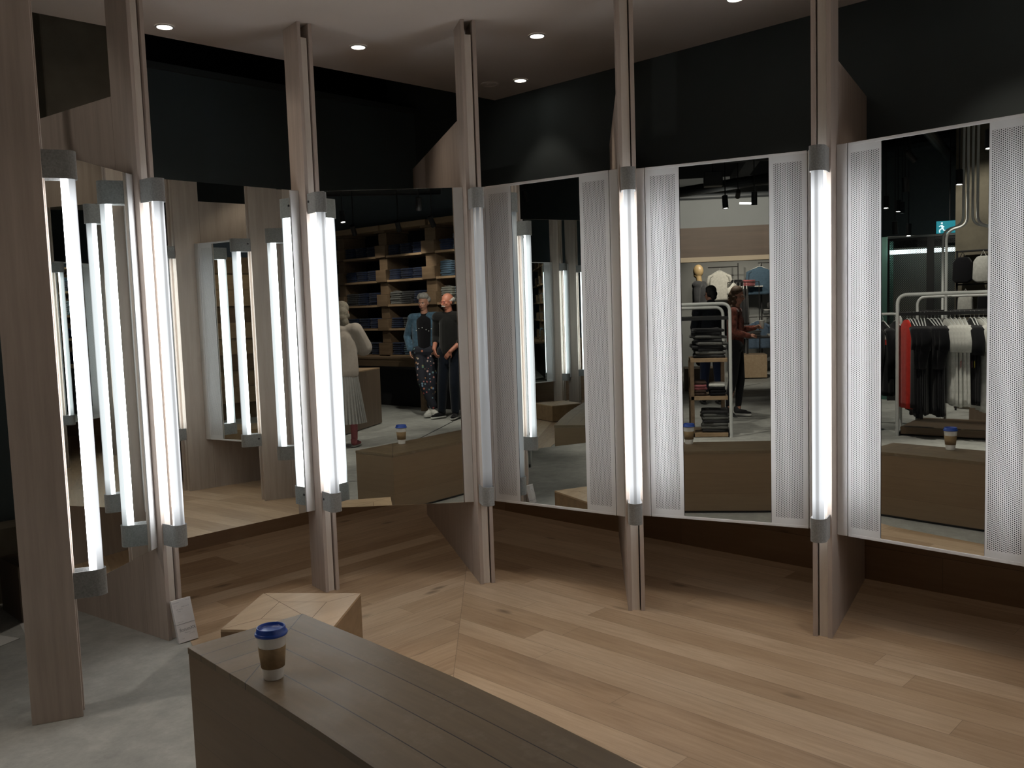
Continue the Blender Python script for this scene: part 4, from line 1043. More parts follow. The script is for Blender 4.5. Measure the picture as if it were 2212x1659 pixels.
# ---- coats hanging left of the nearest post, seen past it
r = empty('clothes_rack', (1.15, 5.10, 0), R(20)); tag(r, 'steel rack of dark coats left of the nearest post', 'rack')
bm = bmesh.new(); tube(bm, rounded([(-.55, 0, 0), (-.55, 0, 1.62), (.12, 0, 1.62), (.12, 0, 0)], .1, 6), .016, 10); mk('portal', bm, M_steelw, r)
mk('foot_bar', B(-.55, .12, -.02, .02, .0, .03), M_black, r)
for k in range(4):
    garment('hanging_coat', (1.10 - .10 * k, 5.08 - .036 * k, xh(1.605)), R(-50), M_indigo, 'dark navy coat hanging left of the nearest post', 'coat', 'navy coats left of the nearest post', L=1.05, w=.46, d=.1, sleeve=.55, seed=k + 5)
o = mk('dark_chest', B(-.22, .22, -.16, .16, 0, .30, .004), M_plinth); o.location = (1.62, 5.16, 0); tag(o, 'low dark box on the floor beneath the first mirror', 'box')
for k in range(2):
    o = mk('paper_sheet', B(-.14, .14, -.09, .09, .0, .004), M_tag); o.location = (1.15 + .3 * k, 4.78 + .05 * k, .001); o.rotation_euler = (0, 0, .4 + k); tag(o, 'pale paper sheet lying on the floor %s' % ('near the coat rack foot' if k == 0 else 'by the low dark box'), 'paper')

lf = empty('steel_frame_base', (1.02, 4.50, 0)); tag(lf, 'bent grey steel tube frame standing low behind the nearest post', 'frame')
bm = bmesh.new(); tube(bm, rounded([(0, 0, .03), (0, 0, .36), (-.26, .22, .47), (-.27, .23, 1.9)], .12, 7), .021, 12); mk('bent_tube', bm, M_steelw, lf)
bm = bmesh.new(); tube(bm, rounded([(-.62, .5, .03), (-.62, .5, .36), (-.34, .28, .47), (-.33, .27, 1.9)], .12, 7), .021, 12); mk('bent_tube', bm, M_steelw, lf)
bm = bmesh.new(); tube(bm, [(.0, 0, .018), (-.62, .5, .018)], .018, 8); mk('foot_bar', bm, M_black, lf)
# stepped oak block wall past the far end of the ring
r = empty('oak_block_wall', (.25, -3.9, 0)); tag(r, 'wall of stacked oak blocks with small dark niches, seen twice reflected', 'display wall')
rr = random.Random(4)
for k in range(10):
    z = k * .25; o_ = .035 if k % 2 else 0
    bm = bmesh.new()
    xs = [-1.3, -.35, -.22, .42, .55, 1.03]
    for (xa, xb) in ((-1.3, -.35), (-.22, .42), (.55, 1.03)): box(bm, xa, xb, -.1, .12 + o_, z + .002, z + .248, .002)
    for (xa, xb) in ((-.35, -.22), (.42, .55)): box(bm, xa, xb, -.1, .12 + o_ if k % 2 == 0 else -.06, z + .002, z + .248, .001)
    mk('oak_block', bm, M_shelf_front if k % 3 else M_shelf, r)
spot_lamp('downlight_or_fill', (.7, -2.3, 2.95), (.3, -3.8, 1.2), 30, 90, .8)  # added fill lamp on the oak blocks, has no fixture
# ================================================================== PEOPLE
M_skin1 = simple('fair_skin', (.42, .215, .150), .55, var=.08, scale=12); M_skin2 = simple('ruddy_skin', (.46, .185, .120), .55, var=.1, scale=12)
M_hairgrey = simple('silver_hair', (.33, .32, .30), .8, var=.25, scale=90, bmp=.5); M_hairwhite = simple('white_hair', (.40, .385, .36), .8, var=.2, scale=90, bmp=.5)
M_hairblond = simple('ash_blonde_hair', (.23, .20, .155), .8, var=.25, scale=60, bmp=.5); M_hairbrown = simple('brown_hair', (.085, .05, .03), .7, var=.3, scale=60, bmp=.5); M_hairblack = simple('black_hair', (.012, .010, .010), .7, var=.3, scale=60)
M_eye = simple('dark_eye', (.02, .015, .012), .3); M_eyew = simple('eye_white', (.5, .48, .46), .4); M_lip = simple('lip', (.30, .10, .085), .5)
M_denimj = cloth('faded_denim_jacket', (.055, .105, .155), .3); M_blouse = cloth('cream_blouse', (.46, .40, .345), .06); M_rust = cloth('rust_patterned_blouse', (.17, .055, .04), .6)
M_sole = simple('white_rubber', (.6, .6, .58), .6, var=.02)
def mk_floral():
    m, nt, b = newmat('floral_trouser_cloth'); co, x, y, z = objcoord(nt)
    v = nd(nt, 'ShaderNodeTexVoronoi'); v.inputs['Scale'].default_value = 21; nt.links.new(co, v.inputs['Vector'])
    k = math_n(nt, 'LESS_THAN', v.outputs['Distance'], .34)
    sc = nd(nt, 'ShaderNodeSeparateColor'); nt.links.new(v.outputs['Color'], sc.inputs[0])
    k = math_n(nt, 'MULTIPLY', k, math_n(nt, 'GREATER_THAN', sc.outputs[1], .35))
    c = ramp(nt, sc.outputs[0], [(.0, (.50, .44, .40)), (.3, (.42, .10, .10)), (.5, (.45, .22, .10)), (.7, (.10, .22, .11)), (.9, (.18, .28, .42))])
    nt.links.new(mixc(nt, k, (.010, .012, .022), c), b.inputs['Base Color']); b.inputs['Roughness'].default_value = .85
    return m
M_floral = mk_floral()
M_pleat = cloth('pale_grey_pleats', (.34, .33, .31), .08)
M_tights = simple('rose_tights', (.34, .10, .11), .8)

def capsule(bm, a, b, ra, rb, seg=14, flat=None):
    a, b = Vector(a), Vector(b); d = b - a; L = d.length
    if L < 1e-6: d = Vector((0, 0, 1)); L = 1e-6
    t = d.normalized(); q = t.to_track_quat('Z', 'Y'); rings = []
    prof = []
    for k in range(5): an = math.pi / 2 * k / 5; prof.append((ra * math.sin(an), -ra * math.cos(an)))
    prof += [(ra, 0), (rb, L)]
    for k in range(1, 5): an = math.pi / 2 * k / 5; prof.append((rb * math.cos(an), L + rb * math.sin(an)))
    prof[0] = (ra * .15, -ra)
    prof.append((rb * .15, L + rb))
    fx = flat or (1, 1)
    for (r_, z) in prof:
        rings.append([bm.verts.new(a + q @ Vector((r_ * math.cos(2 * math.pi * k / seg) * fx[0], r_ * math.sin(2 * math.pi * k / seg) * fx[1], z))) for k in range(seg)])
    for i in range(len(rings) - 1):
        for k in range(seg): bm.faces.new((rings[i][k], rings[i][(k + 1) % seg], rings[i + 1][(k + 1) % seg], rings[i + 1][k]))
    bm.faces.new(rings[0][::-1]); bm.faces.new(rings[-1])
def ellip(bm, c, r, rot=None, seg=18):
    res = bmesh.ops.create_uvsphere(bm, u_segments=seg, v_segments=seg // 2 + 2, radius=1.0)
    for v in res['verts']:
        p = Vector((v.co.x * r[0], v.co.y * r[1], v.co.z * r[2]))
        if rot is not None: p = rot @ p
        v.co = p + Vector(c)
def fuse(name, bm, mat, parent, voxel=.008, smooth=2, mats=None):
    """melt overlapping solids into one continuous skin"""
    me = bpy.data.meshes.new('tmp'); bmesh.ops.recalc_face_normals(bm, faces=bm.faces[:]); bm.to_mesh(me); bm.free()
    o = bpy.data.objects.new('tmp', me); COL.objects.link(o)
    r = o.modifiers.new('r', 'REMESH'); r.mode = 'VOXEL'; r.voxel_size = voxel; r.adaptivity = 0
    s = o.modifiers.new('s', 'SMOOTH'); s.factor = .6; s.iterations = smooth
    bpy.context.view_layer.update()
    me2 = bpy.data.meshes.new_from_object(o.evaluated_get(bpy.context.evaluated_depsgraph_get()))
    bpy.data.objects.remove(o); me2.name = name
    me2.materials.clear()
    for mm in (mats or [mat]): me2.materials.append(mm)
    for p in me2.polygons: p.use_smooth = True
    ob = bpy.data.objects.new(name, me2); COL.objects.link(ob); ob.parent = parent
    return ob
V = Vector
def hand(bm, w, d, up, side, curl=.5, thumb=1):
    """w wrist, d direction of the fingers, up = back of the hand normal, side = towards the thumb"""
    d = V(d).normalized(); up = V(up); up = (up - d * up.dot(d)).normalized(); side = d.cross(up) * thumb
    w = V(w); pc = w + d * .050
    for k in (-1.3, -.45, .4, 1.25):
        capsule(bm, w + d * .008 + side * k * .011, w + d * .088 + side * k * .0185, .0145, .0115, 8)
    for k, L in ((-1.3, .060), (-.45, .072), (.4, .078), (1.25, .070)):
        b0 = w + d * .088 + side * k * .0185
        d1 = (d * math.cos(curl * .6) - up * math.sin(curl * .6)); p1 = b0 + d1 * L * .45
        d2 = (d * math.cos(curl * 1.5) - up * math.sin(curl * 1.5)); p2 = p1 + d2 * L * .30
        d3 = (d * math.cos(curl * 2.2) - up * math.sin(curl * 2.2)); p3 = p2 + d3 * L * .22
        capsule(bm, b0, p1, .0095, .0088, 8); capsule(bm, p1, p2, .0088, .008, 8); capsule(bm, p2, p3, .008, .0072, 8)
    t0 = w + d * .022 + side * .026; t1 = t0 + (d * .6 + side * .7 - up * .15).normalized() * .036; t2 = t1 + (d * .85 + side * .2 - up * .35).normalized() * .030
    capsule(bm, w + d * .015 + side * .012, t0, .014, .0135, 8); capsule(bm, t0, t1, .0125, .0105, 8); capsule(bm, t1, t2, .0105, .0085, 8)
def head(bm, c, rot, s=1.0, ears=True):
    """c centre of the skull at eye height; local +Y is where the face looks"""
    def P(x, y, z): return V(c) + rot @ V((x * s, y * s, z * s))
    def E(x, y, z, rx, ry, rz): ellip(bm, P(x, y, z), (rx * s, ry * s, rz * s), rot, 20)
    E(0, -.012, .030, .074, .092, .088)          # skull
    E(0, .018, -.030, .062, .072, .070)          # face
    E(0, .040, -.082, .034, .034, .028)          # chin
    E(0, .012, -.070, .052, .055, .040)          # jaw
    E(0, .078, .022, .040, .014, .010)           # brow
    for sx in (-1, 1):
        E(sx * .040, .055, -.018, .020, .022, .018)   # cheek
        if ears: E(sx * .076, -.004, -.008, .008, .018, .030)
    capsule(bm, P(0, .082, .010), P(0, .104, -.026), .008 * s, .0125 * s, 8)     # nose
    for sx in (-1, 1): capsule(bm, P(sx * .008, .092, -.030), P(sx * .011, .090, -.030), .007 * s, .007 * s, 8)
    capsule(bm, P(-.016, .086, -.056), P(.016, .086, -.056), .0065 * s, .0065 * s, 8)  # lips
    return P
def face_bits(P, rot, s, body, lip=True):
    for sx in (-1, 1):
        b = bmesh.new(); ellip(b, P(sx * .029, .0765, .002), (.0125 * s, .006 * s, .0065 * s), rot, 12); e = obj('eye', b, M_eyew, body, True)
        b = bmesh.new(); ellip(b, P(sx * .029, .0815, .002), (.0058 * s, .003 * s, .0058 * s), rot, 10); obj('iris', b, M_eye, e, True)
        b = bmesh.new(); capsule(b, P(sx * .016, .0865, .019), P(sx * .044, .078, .020), .0035 * s, .0028 * s, 6); obj('eyebrow', b, M_hairgrey, body, True)
    if lip:
        b = bmesh.new(); capsule(b, P(-.020, .0885, -.056), P(.020, .0885, -.056), .0050 * s, .0050 * s, 8); obj('lips', b, M_lip, body, True)
def rotz(a, tilt=0, roll=0): return Matrix.Rotation(R(a), 3, 'Z') @ Matrix.Rotation(R(tilt), 3, 'X') @ Matrix.Rotation(R(roll), 3, 'Y')

def shoe(parent, a, yaw, mat, sole=M_sole, pitch=0, chunky=0, s=1.0):
    """a: ankle; shoe points to local +Y turned by yaw"""
    rt = Matrix.Rotation(R(yaw), 3, 'Z') @ Matrix.Rotation(R(pitch), 3, 'X'); a = V(a)
    def P(x, y, z): return a + rt @ V((x * s, y * s, z * s))
    bm = bmesh.new(); k = 1 + chunky * .25
    capsule(bm, P(0, -.02, .0), P(0, -.02, -.03), .043 * k * s, .042 * k * s, 12); capsule(bm, P(0, -.02, -.035), P(0, .10, -.05), .040 * k * s, .036 * k * s, 12, (1.0, .9)); capsule(bm, P(0, .08, -.052), P(0, .16, -.058), .040 * k * s, .030 * k * s, 12, (1.0, .7))
    o = fuse('shoe', bm, mat, parent, .007, 2)
    bm = bmesh.new(); h = .016 + chunky * .022
    pts = []
    for (x, y) in [(0, -.068), (.030, -.058), (.038, -.02), (.036, .05), (.044, .11), (.038, .165), (.014, .195), (-.014, .195), (-.038, .165), (-.044, .11), (-.036, .05), (-.038, -.02), (-.030, -.058)]: pts.append((x * k, y * (1 + chunky * .04)))
    prism(bm, pts, -.085 - chunky * .012, -.085 - chunky * .012 + h, .004)
    for v in bm.verts: v.co = a + rt @ (v.co * s)
    obj('sole', bm, sole, o, True)
    return o

def body_base(bm, J, k=1.0, arms=True):
    """continuous body: trunk, neck, arms, legs between the joints in J"""
    hipL, hipR = V(J['hipL']), V(J['hipR']); pel = (hipL + hipR) / 2
    capsule(bm, hipL + V((0, 0, .02)), hipR + V((0, 0, .02)), .105 * k, .105 * k)
    ch = V(J['chest']); capsule(bm, pel + V((0, 0, .05)), pel.lerp(ch, .5), .10 * k, .095 * k, 16, (1.1, .85)); capsule(bm, pel.lerp(ch, .5), ch, .098 * k, .10 * k, 16, (1.15, .85))
    shL, shR = V(J['shL']), V(J['shR']); capsule(bm, ch, (shL + shR) / 2, .10 * k, .075 * k, 16, (1.2, .85)); capsule(bm, shL, shR, .060 * k, .060 * k); capsule(bm, V(J['neck']) - V((0, 0, .05)), V(J['headc']) + V((0, 0, -.03)), .058 * k, .052 * k)
    for s in 'LR':
        capsule(bm, J['hip' + s], J['kn' + s], .088 * k, .058 * k); capsule(bm, J['kn' + s], V(J['kn' + s]).lerp(V(J['an' + s]), .35), .057 * k, .056 * k); capsule(bm, V(J['kn' + s]).lerp(V(J['an' + s]), .35), J['an' + s], .056 * k, .036 * k)
        if arms: capsule(bm, J['sh' + s], J['el' + s], .052 * k, .041 * k); capsule(bm, J['el' + s], J['wr' + s], .041 * k, .027 * k)

# ---------------------------------------------------------------- younger man, denim jacket, floral trousers (faces +Y locally)
def man_denim(loc, rz):
    r = empty('person', loc, R(rz)); tag(r, 'man with silver hair in denim jacket, floral trousers and white sneakers, leaning on the table', 'person')
    J = dict(hipL=(-.09, 0, .93), hipR=(.09, .0, .93), chest=(.01, -.02, 1.32), shL=(-.185, -.02, 1.47), shR=(.19, -.02, 1.485), neck=(.0, -.01, 1.52), headc=(.0, .02, 1.70),
             knL=(-.02, .20, .53), anL=(.14, .26, .115), knR=(.10, .14, .50), anR=(.09, .20, .115), elL=(-.30, -.08, 1.20), wrL=(-.23, .06, 1.00), elR=(.30, -.10, 1.22), wrR=(.20, .10, 1.05))
    bm = bmesh.new(); body_base(bm, J); rt = rotz(14, -6); P = head(bm, J['headc'], rt, 1.02)
    hand(bm, J['wrL'], (.15, .25, -.9), (-1, .2, 0), None, .5, -1); hand(bm, J['wrR'], (-.3, .3, -.85), (1, .1, 0), None, .5, 1)
    b = fuse('body', bm, M_skin1, r, .0065, 2); face_bits(P, rt, 1.02, b)
    bm = bmesh.new()
    for (x, y, z, s_) in [(0, -.03, .085, .072), (-.035, .0, .095, .055), (.035, .0, .095, .055), (0, .045, .105, .045), (.03, .05, .100, .038), (-.05, -.045, .045, .052), (.05, -.045, .045, .052), (0, -.075, .03, .055), (-.045, .035, .085, .038), (.066, -.02, .03, .026), (-.066, -.02, .03, .026), (0, -.08, -.02, .04)]: ellip(bm, P(x, y, z), (s_,) * 3, None, 14)
    fuse('hair', bm, M_hairgrey, r, .008, 1)
    # trousers
    bm = bmesh.new(); capsule(bm, V(J['hipL']) + V((0, 0, .04)), V(J['hipR']) + V((0, 0, .04)), .122, .122)
    for s in 'LR': capsule(bm, J['hip' + s], J['kn' + s], .104, .078); capsule(bm, J['kn' + s], V(J['an' + s]) + V((0, 0, .06)), .078, .060)
    fuse('trousers', bm, M_floral, r, .011, 2)
    # dark shirt and open denim jacket
    bm = bmesh.new(); capsule(bm, (0, .0, 1.02), (0, -.0, 1.40), .128, .132, 16, (1.05, .88)); capsule(bm, (0, -.01, 1.44), (0, -.005, 1.535), .085, .062); fuse('shirt', bm, M_blk, r, .011, 2)
    bm = bmesh.new()
    capsule(bm, (-.10, -.02, .98), (-.115, -.03, 1.40), .105, .098); capsule(bm, (.10, -.02, .98), (.115, -.03, 1.40), .105, .098); capsule(bm, (0, -.075, .98), (0, -.075, 1.42), .11, .11)
    capsule(bm, J['shL'], J['shR'], .082, .082, 14)
    for s in 'LR': capsule(bm, J['sh' + s], J['el' + s], .075, .060); capsule(bm, J['el' + s], V(J['wr' + s]), .060, .043)
    capsule(bm, (-.07, .045, 1.50), (-.02, -.07, 1.56), .026, .03); capsule(bm, (.07, .045, 1.50), (.02, -.07, 1.56), .026, .03)
    jk = fuse('denim_jacket', bm, M_denimj, r, .010, 2)
    # bright studs across the chest
    for (x, z) in ((-.06, 1.32), (-.01, 1.33), (.05, 1.30), (.09, 1.28), (-.10, 1.29), (.13, 1.31)):
        bm = bmesh.new(); ellip(bm, (x, .130, z), (.007, .004, .007), None, 8); obj('stud', bm, M_steelw, jk, True)
    for s in 'LR': shoe(r, J['an' + s], -35 if s == 'L' else 10, M_wht, M_sole, 0, 1)
    return r
# ---------------------------------------------------------------- bald man with moustache
def man_bald(loc, rz):
    r = empty('person', loc, R(rz)); tag(r, 'bald man with white moustache and red glasses in black sweater, standing with hands lowered', 'person')
    J = dict(hipL=(-.09, 0, .93), hipR=(.09, 0, .93), chest=(0, .0, 1.32), shL=(-.19, 0, 1.475), shR=(.19, 0, 1.47), neck=(0, .0, 1.52), headc=(0, .04, 1.70),
             knL=(-.11, .08, .50), anL=(-.13, .10, .105), knR=(.12, .14, .50), anR=(.13, .16, .105), elL=(-.27, -.07, 1.19), wrL=(-.20, .13, 1.02), elR=(.26, -.02, 1.19), wrR=(.10, .19, .985))
    bm = bmesh.new(); body_base(bm, J, 1.06); rt = rotz(22, -8); P = head(bm, J['headc'], rt, 1.05)
    hand(bm, J['wrL'], (.35, .25, -.8), (-.6, .8, 0), None, .7, -1); hand(bm, J['wrR'], (-.6, .15, -.75), (.3, 1, 0), None, .7, 1)
    b = fuse('body', bm, M_skin2, r, .0065, 2); face_bits(P, rt, 1.05, b)
    bm = bmesh.new()
    for (x, y, z, s_) in [(-.062, -.035, .018, .030), (.062, -.035, .018, .030), (-.05, -.065, .02, .036), (.05, -.065, .02, .036), (0, -.085, .02, .040), (0, -.085, -.025, .034), (-.066, .0, .012, .018), (.066, .0, .012, .018)]: ellip(bm, P(x, y, z), (s_,) * 3, None, 12)
    fuse('hair', bm, M_hairwhite, r, .006, 1)
    bm = bmesh.new(); capsule(bm, P(-.002, .100, -.045), P(-.034, .086, -.056), .010, .007, 8); capsule(bm, P(.002, .100, -.045), P(.034, .086, -.056), .010, .007, 8); obj('moustache', bm, M_hairwhite, r, True)
    M_redf = simple('red_frames', (.35, .02, .02), .3)
    bm = bmesh.new()
    for sx in (-1, 1):
        pts = [P(sx * .030 + .021 * math.cos(a), .097 - abs(math.cos(a)) * .002, .001 + .015 * math.sin(a)) for a in [k / 16 * 2 * math.pi for k in range(17)]]; tube(bm, pts, .0022, 6)
        tube(bm, [P(sx * .051, .092, .004), P(sx * .079, .0, .004)], .0018, 6)
    tube(bm, [P(-.010, .099, .003), P(.010, .099, .003)], .002, 6); obj('glasses', bm, M_redf, r, True)
    bm = bmesh.new(); capsule(bm, V(J['hipL']) + V((0, 0, .04)), V(J['hipR']) + V((0, 0, .04)), .125, .125)
    for s in 'LR': capsule(bm, J['hip' + s], J['kn' + s], .108, .078); capsule(bm, J['kn' + s], V(J['an' + s]) + V((0, 0, .02)), .078, .060)
    fuse('trousers', bm, cloth('black_blue_denim', (.006, .009, .016)), r, .011, 2)
    bm = bmesh.new(); capsule(bm, (0, .01, 1.00), (0, .0, 1.38), .150, .148, 16, (1.08, .9)); capsule(bm, J['shL'], J['shR'], .090, .090); capsule(bm, (0, 0, 1.44), (0, .01, 1.535), .11, .068)
    for s in 'LR': capsule(bm, J['sh' + s], J['el' + s], .080, .064); capsule(bm, J['el' + s], V(J['el' + s]).lerp(V(J['wr' + s]), .42), .062, .052)
    fuse('sweater', bm, cloth('black_sweater', (.012, .012, .012)), r, .010, 2)
    for s in 'LR': shoe(r, J['an' + s], 25 if s == 'L' else -12, M_blk, M_sole, 0, 0)
    return r
# ---------------------------------------------------------------- woman taking a picture, back to the mirror
def woman_phone(loc, rz):
    r = empty('person', loc, R(rz)); tag(r, 'woman in cream blouse and pale pleated skirt holding up a phone, seen from behind', 'person')
    J = dict(hipL=(-.085, 0, .88), hipR=(.085, 0, .88), chest=(0, -.01, 1.24), shL=(-.165, -.01, 1.38), shR=(.165, 0, 1.38), neck=(0, 0, 1.42), headc=(-.01, .03, 1.585),
             knL=(-.09, .02, .47), anL=(-.09, .0, .085), knR=(.09, .02, .47), anR=(.09, .03, .085), elL=(-.22, .12, 1.17), wrL=(-.07, .33, 1.30), elR=(.25, .12, 1.16), wrR=(.16, .30, 1.36))
    bm = bmesh.new(); body_base(bm, J, .88); rt = rotz(0, -4); P = head(bm, J['headc'], rt, .95)
    hand(bm, J['wrR'], (-.25, .1, .95), (.9, .1, .2), None, .8, -1); hand(bm, J['wrL'], (.6, .1, .75), (-.8, -.2, .5), None, .8, 1)
    b = fuse('body', bm, M_skin1, r, .0065, 2); face_bits(P, rt, .95, b)
    bm = bmesh.new()
    for (x, y, z, s_) in [(0, -.02, .055, .086), (0, -.05, .0, .082), (0, -.062, -.06, .072), (-.03, -.055, -.12, .058), (.03, -.055, -.12, .058), (.062, -.02, -.04, .036), (-.062, -.02, -.04, .036), (.05, -.03, -.14, .04), (-.05, -.03, -.14, .04)]: ellip(bm, P(x, y, z), (s_,) * 3, None, 14)
    fuse('hair', bm, M_hairblond, r, .008, 2)
    bm = bmesh.new(); capsule(bm, (0, -.015, .90), (0, -.015, 1.26), .165, .150, 18, (1.12, .82)); capsule(bm, J['shL'], J['shR'], .078, .078); capsule(bm, (0, -.01, 1.38), (0, .0, 1.43), .10, .075)
    for s in 'LR': capsule(bm, J['sh' + s], J['el' + s], .085, .105); capsule(bm, J['el' + s], V(J['el' + s]).lerp(V(J['wr' + s]), .45), .098, .050)
    capsule(bm, (.10, -.05, .86), (.05, -.06, 1.1), .10, .10); fuse('blouse', bm, M_blouse, r, .010, 3)
    # pleated skirt
    bm = bmesh.new(); rings = []; seg = 144
    for i in range(9):
        t = i / 8; z = .95 - .66 * t; a_ = .150 + .085 * t; c_ = .120 + .085 * t; ring = []
        for k in range(seg):
            an = 2 * math.pi * k / seg; p_ = 1 + (.02 + .035 * t) * (1 if (k // 2) % 2 else -1)
            ring.append(bm.verts.new((a_ * p_ * math.cos(an), -.005 + c_ * p_ * math.sin(an), z)))
        rings.append(ring)
    for i in range(8):
        for k in range(seg): bm.faces.new((rings[i][k], rings[i][(k + 1) % seg], rings[i + 1][(k + 1) % seg], rings[i + 1][k]))
    bm.faces.new(rings[0]); bm.faces.new(rings[-1][::-1]); obj('pleated_skirt', bm, M_pleat, r)
    for s in 'LR':
        bm = bmesh.new(); capsule(bm, V(J['kn' + s]) + V((0, 0, .03)), V(J['an' + s]) + V((0, 0, .02)), .056, .038); fuse('legging', bm, M_tights, r, .008, 1); shoe(r, J['an' + s], 8 if s == 'L' else -8, M_tights, M_sole, 0, 0, .9)
    return r
# ---------------------------------------------------------------- man in dark jacket, back view
def man_back(loc, rz):
    r = empty('person', loc, R(rz)); tag(r, 'dark haired man in a dark jacket seen from behind the white rack', 'person')
    J = dict(hipL=(-.09, 0, .92), hipR=(.09, 0, .92), chest=(0, 0, 1.30), shL=(-.19, 0, 1.46), shR=(.19, 0, 1.46), neck=(0, 0, 1.50), headc=(0, .04, 1.68),
             knL=(-.10, .03, .50), anL=(-.11, 0, .105), knR=(.10, .05, .50), anR=(.12, .06, .105), elL=(-.26, -.02, 1.19), wrL=(-.22, .16, 1.05), elR=(.26, -.02, 1.19), wrR=(.22, .16, 1.05))
    bm = bmesh.new(); body_base(bm, J, 1.03); rt = rotz(-28, -4); P = head(bm, J['headc'], rt, 1.0)
    hand(bm, J['wrL'], (.3, .6, -.5), (-.9, 0, .1), None, .6, -1); hand(bm, J['wrR'], (-.3, .6, -.5), (.9, 0, .1), None, .6, 1)
    b = fuse('body', bm, M_skin1, r, .0075, 2); face_bits(P, rt, 1.0, b)
    bm = bmesh.new()
    for (x, y, z, s_) in [(0, -.02, .065, .084), (0, -.06, .01, .066), (-.04, -.04, .01, .050), (.04, -.04, .01, .050), (0, .04, .095, .045), (0, -.075, -.04, .045)]: ellip(bm, P(x, y, z), (s_,) * 3, None, 14)
    fuse('hair', bm, M_hairblack, r, .008, 1)
    bm = bmesh.new(); tube(bm, [P(.078, .0, .004), P(.052, .09, .004), P(-.052, .09, .004), P(-.078, 0, .004)], .003, 6); obj('glasses', bm, M_black, r, True)
    bm = bmesh.new(); capsule(bm, (0, 0, .92), (0, 0, 1.36), .165, .16, 16, (1.1, .9)); capsule(bm, J['shL'], J['shR'], .095, .095); capsule(bm, (0, 0, 1.45), (0, .01, 1.55), .11, .072)
    for s in 'LR': capsule(bm, J['sh' + s], J['el' + s], .085, .068); capsule(bm, J['el' + s], J['wr' + s], .066, .05)
    fuse('jacket', bm, cloth('blue_black_jacket', (.010, .012, .018)), r, .011, 2)
    bm = bmesh.new(); capsule(bm, V(J['hipL']) + V((0, 0, .03)), V(J['hipR']) + V((0, 0, .03)), .12, .12)
    for s in 'LR': capsule(bm, J['hip' + s], J['kn' + s], .10, .075); capsule(bm, J['kn' + s], V(J['an' + s]) + V((0, 0, .02)), .075, .056); 
    fuse('trousers', bm, M_indigo, r, .012, 2)
    for s in 'LR': shoe(r, J['an' + s], 0, M_blk, M_black)
    return r
# ---------------------------------------------------------------- woman with long hair, walking, holding a cup
def woman_rust(loc, rz):
    r = empty('person', loc, R(rz)); tag(r, 'long haired woman in rust patterned top and black trousers, holding a cup', 'person')
    J = dict(hipL=(-.085, 0, .92), hipR=(.085, 0, .92), chest=(0, 0, 1.28), shL=(-.165, 0, 1.42), shR=(.165, 0, 1.42), neck=(0, 0, 1.46), headc=(0, .03, 1.635),
             knL=(-.07, -.03, .50), anL=(-.07, -.10, .11), knR=(.06, .05, .50), anR=(.05, .02, .10), elL=(-.21, .0, 1.16), wrL=(-.09, .19, 1.10), elR=(.21, .02, 1.17), wrR=(.08, .24, 1.20))
    bm = bmesh.new(); body_base(bm, J, .88); rt = rotz(10, -10); P = head(bm, J['headc'], rt, .95)
    hand(bm, J['wrR'], (-.4, .8, .3), (.3, .2, 1), None, .9, 1); hand(bm, J['wrL'], (.7, .6, .1), (-.3, .2, 1), None, .7, -1)
    b = fuse('body', bm, M_skin1, r, .0075, 2); face_bits(P, rt, .95, b)
    bm = bmesh.new()
    for (x, y, z, s_) in [(0, -.02, .060, .084), (0, -.05, .0, .075), (-.06, -.01, -.02, .035), (.06, -.01, -.02, .035), (0, -.06, -.08, .065), (-.06, -.01, -.09, .036), (.06, -.01, -.09, .036), (-.05, -.02, -.16, .045), (.05, -.02, -.16, .045), (0, -.06, -.17, .055), (0, -.06, -.24, .045)]: ellip(bm, P(x, y, z), (s_,) * 3, None, 14)
    fuse('hair', bm, M_hairbrown, r, .008, 2)
    bm = bmesh.new(); capsule(bm, (0, 0, 1.00), (0, 0, 1.30), .132, .135, 16, (1.12, .85)); capsule(bm, J['shL'], J['shR'], .070, .070); capsule(bm, (0, 0, 1.40), (0, 0, 1.45), .09, .07)
    for s in 'LR': capsule(bm, J['sh' + s], J['el' + s], .066, .058); capsule(bm, J['el' + s], J['wr' + s], .056, .036)
    fuse('blouse', bm, M_rust, r, .010, 2)
    bm = bmesh.new(); capsule(bm, V(J['hipL']) + V((0, 0, .04)), V(J['hipR']) + V((0, 0, .04)), .112, .112)
    for s in 'LR': capsule(bm, J['hip' + s], J['kn' + s], .092, .062); capsule(bm, J['kn' + s], V(J['an' + s]) + V((0, 0, .06)), .060, .044)
    fuse('trousers', bm, M_blk, r, .010, 2)
    shoe(r, J['anL'], 0, M_char, M_sole, -28, .6, .95); shoe(r, J['anR'], 12, M_char, M_sole, 0, .6, .95)
    c = empty('paper_cup', (0, 0, 0)); bm = bmesh.new(); lathe(bm, [(.026, 0), (.036, .10), (.037, .103)], 20); o = obj('cup_body', bm, M_cup, c, True)
    bm = bmesh.new(); lathe(bm, [(.038, .10), (.038, .108), (.030, .112)], 20); obj('lid', bm, M_wht, c, True)
    mw = Matrix.Translation(V(loc)) @ Matrix.Rotation(R(rz), 4, 'Z'); c.location = mw @ V((.03, .345, 1.19)); tag(c, 'pale paper cup held by the woman in the rust top', 'cup')
    return r
man_denim((-2.86, -1.92, 0), -33)
man_bald((-2.27, -1.86, 0), -16)
woman_phone((-1.42, .765, 0), 142)
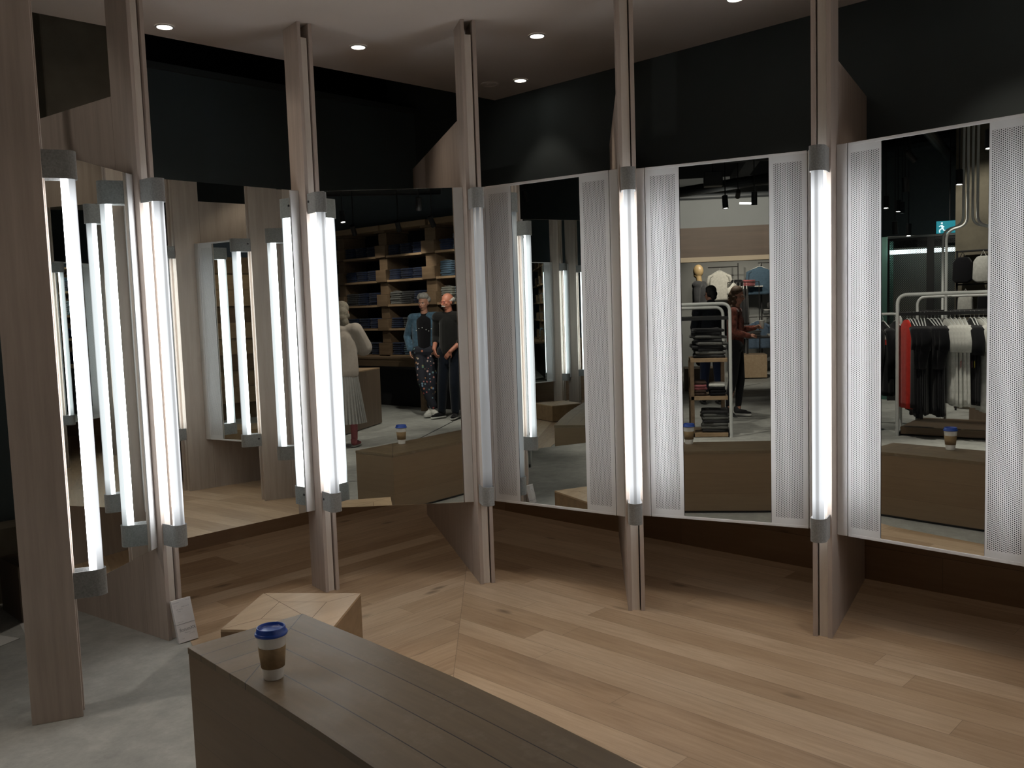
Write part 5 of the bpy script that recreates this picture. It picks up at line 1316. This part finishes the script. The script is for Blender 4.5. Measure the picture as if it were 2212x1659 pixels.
# the phone in her hands
ph = empty('phone', (0, 0, 0)); mw = Matrix.Translation(V((-1.42, .765, 0))) @ Matrix.Rotation(R(142), 4, 'Z'); p_ = mw @ V((.06, .395, 1.435)); ph.location = p_; ph.rotation_euler = (R(-4), 0, R(142))
mk('case', B(-.037, .037, -.004, .004, -.075, .075, .003), M_black, ph); mk('screen', B(-.034, .034, -.0052, -.0040, -.071, .071), emis('phone_screen', (.16, .22, .36), .55), ph)
tag(ph, 'phone held up by the woman in the cream blouse', 'phone')
man_back((-5.5, 1.72, 0), 82)
woman_rust((-4.0, 1.50, .003), 195)

# mannequin in a dark blazer, on a low block
M_gold = simple('matt_gold_head', (.36, .25, .12), .45, var=.03)
r = empty('mannequin', (-8.0, 1.76, .42), R(20)); tag(r, 'gold headed mannequin in a dark blazer standing high on a block', 'mannequin')
J = dict(hipL=(-.09, 0, .93), hipR=(.09, 0, .93), chest=(0, 0, 1.30), shL=(-.18, 0, 1.46), shR=(.18, 0, 1.46), neck=(0, 0, 1.50), headc=(0, .02, 1.70), knL=(-.10, .0, .50), anL=(-.10, 0, .07), knR=(.10, .0, .50), anR=(.10, 0, .07), elL=(-.24, -.02, 1.19), wrL=(-.22, .04, .95), elR=(.24, -.02, 1.19), wrR=(.22, .04, .95))
bm = bmesh.new(); body_base(bm, J, .96); ellip(bm, (0, .02, 1.72), (.078, .095, .115), None, 20); ellip(bm, (0, .05, 1.65), (.05, .06, .06), None, 16)
hand(bm, J['wrL'], (0, .1, -1), (-1, 0, 0), None, .2, -1); hand(bm, J['wrR'], (0, .1, -1), (1, 0, 0), None, .2, 1)
fuse('body', bm, M_gold, r, .009, 2)
bm = bmesh.new(); capsule(bm, (0, 0, .86), (0, 0, 1.36), .15, .15, 16, (1.12, .85)); capsule(bm, J['shL'], J['shR'], .085, .085)
for s in 'LR': capsule(bm, J['sh' + s], J['el' + s], .07, .056); capsule(bm, J['el' + s], J['wr' + s], .055, .045)
fuse('blazer', bm, M_char, r, .011, 2)
bm = bmesh.new()
for s in 'LR': capsule(bm, J['hip' + s], J['kn' + s], .10, .075); capsule(bm, J['kn' + s], J['an' + s], .07, .055)
fuse('trousers', bm, M_blk, r, .012, 2)
o = mk('wooden_block', B(-.3, .3, -.3, .3, 0, .40, .004), M_plinth); o.location = (-8.0, 1.76, 0); tag(o, 'dark wooden block under the mannequin', 'plinth')
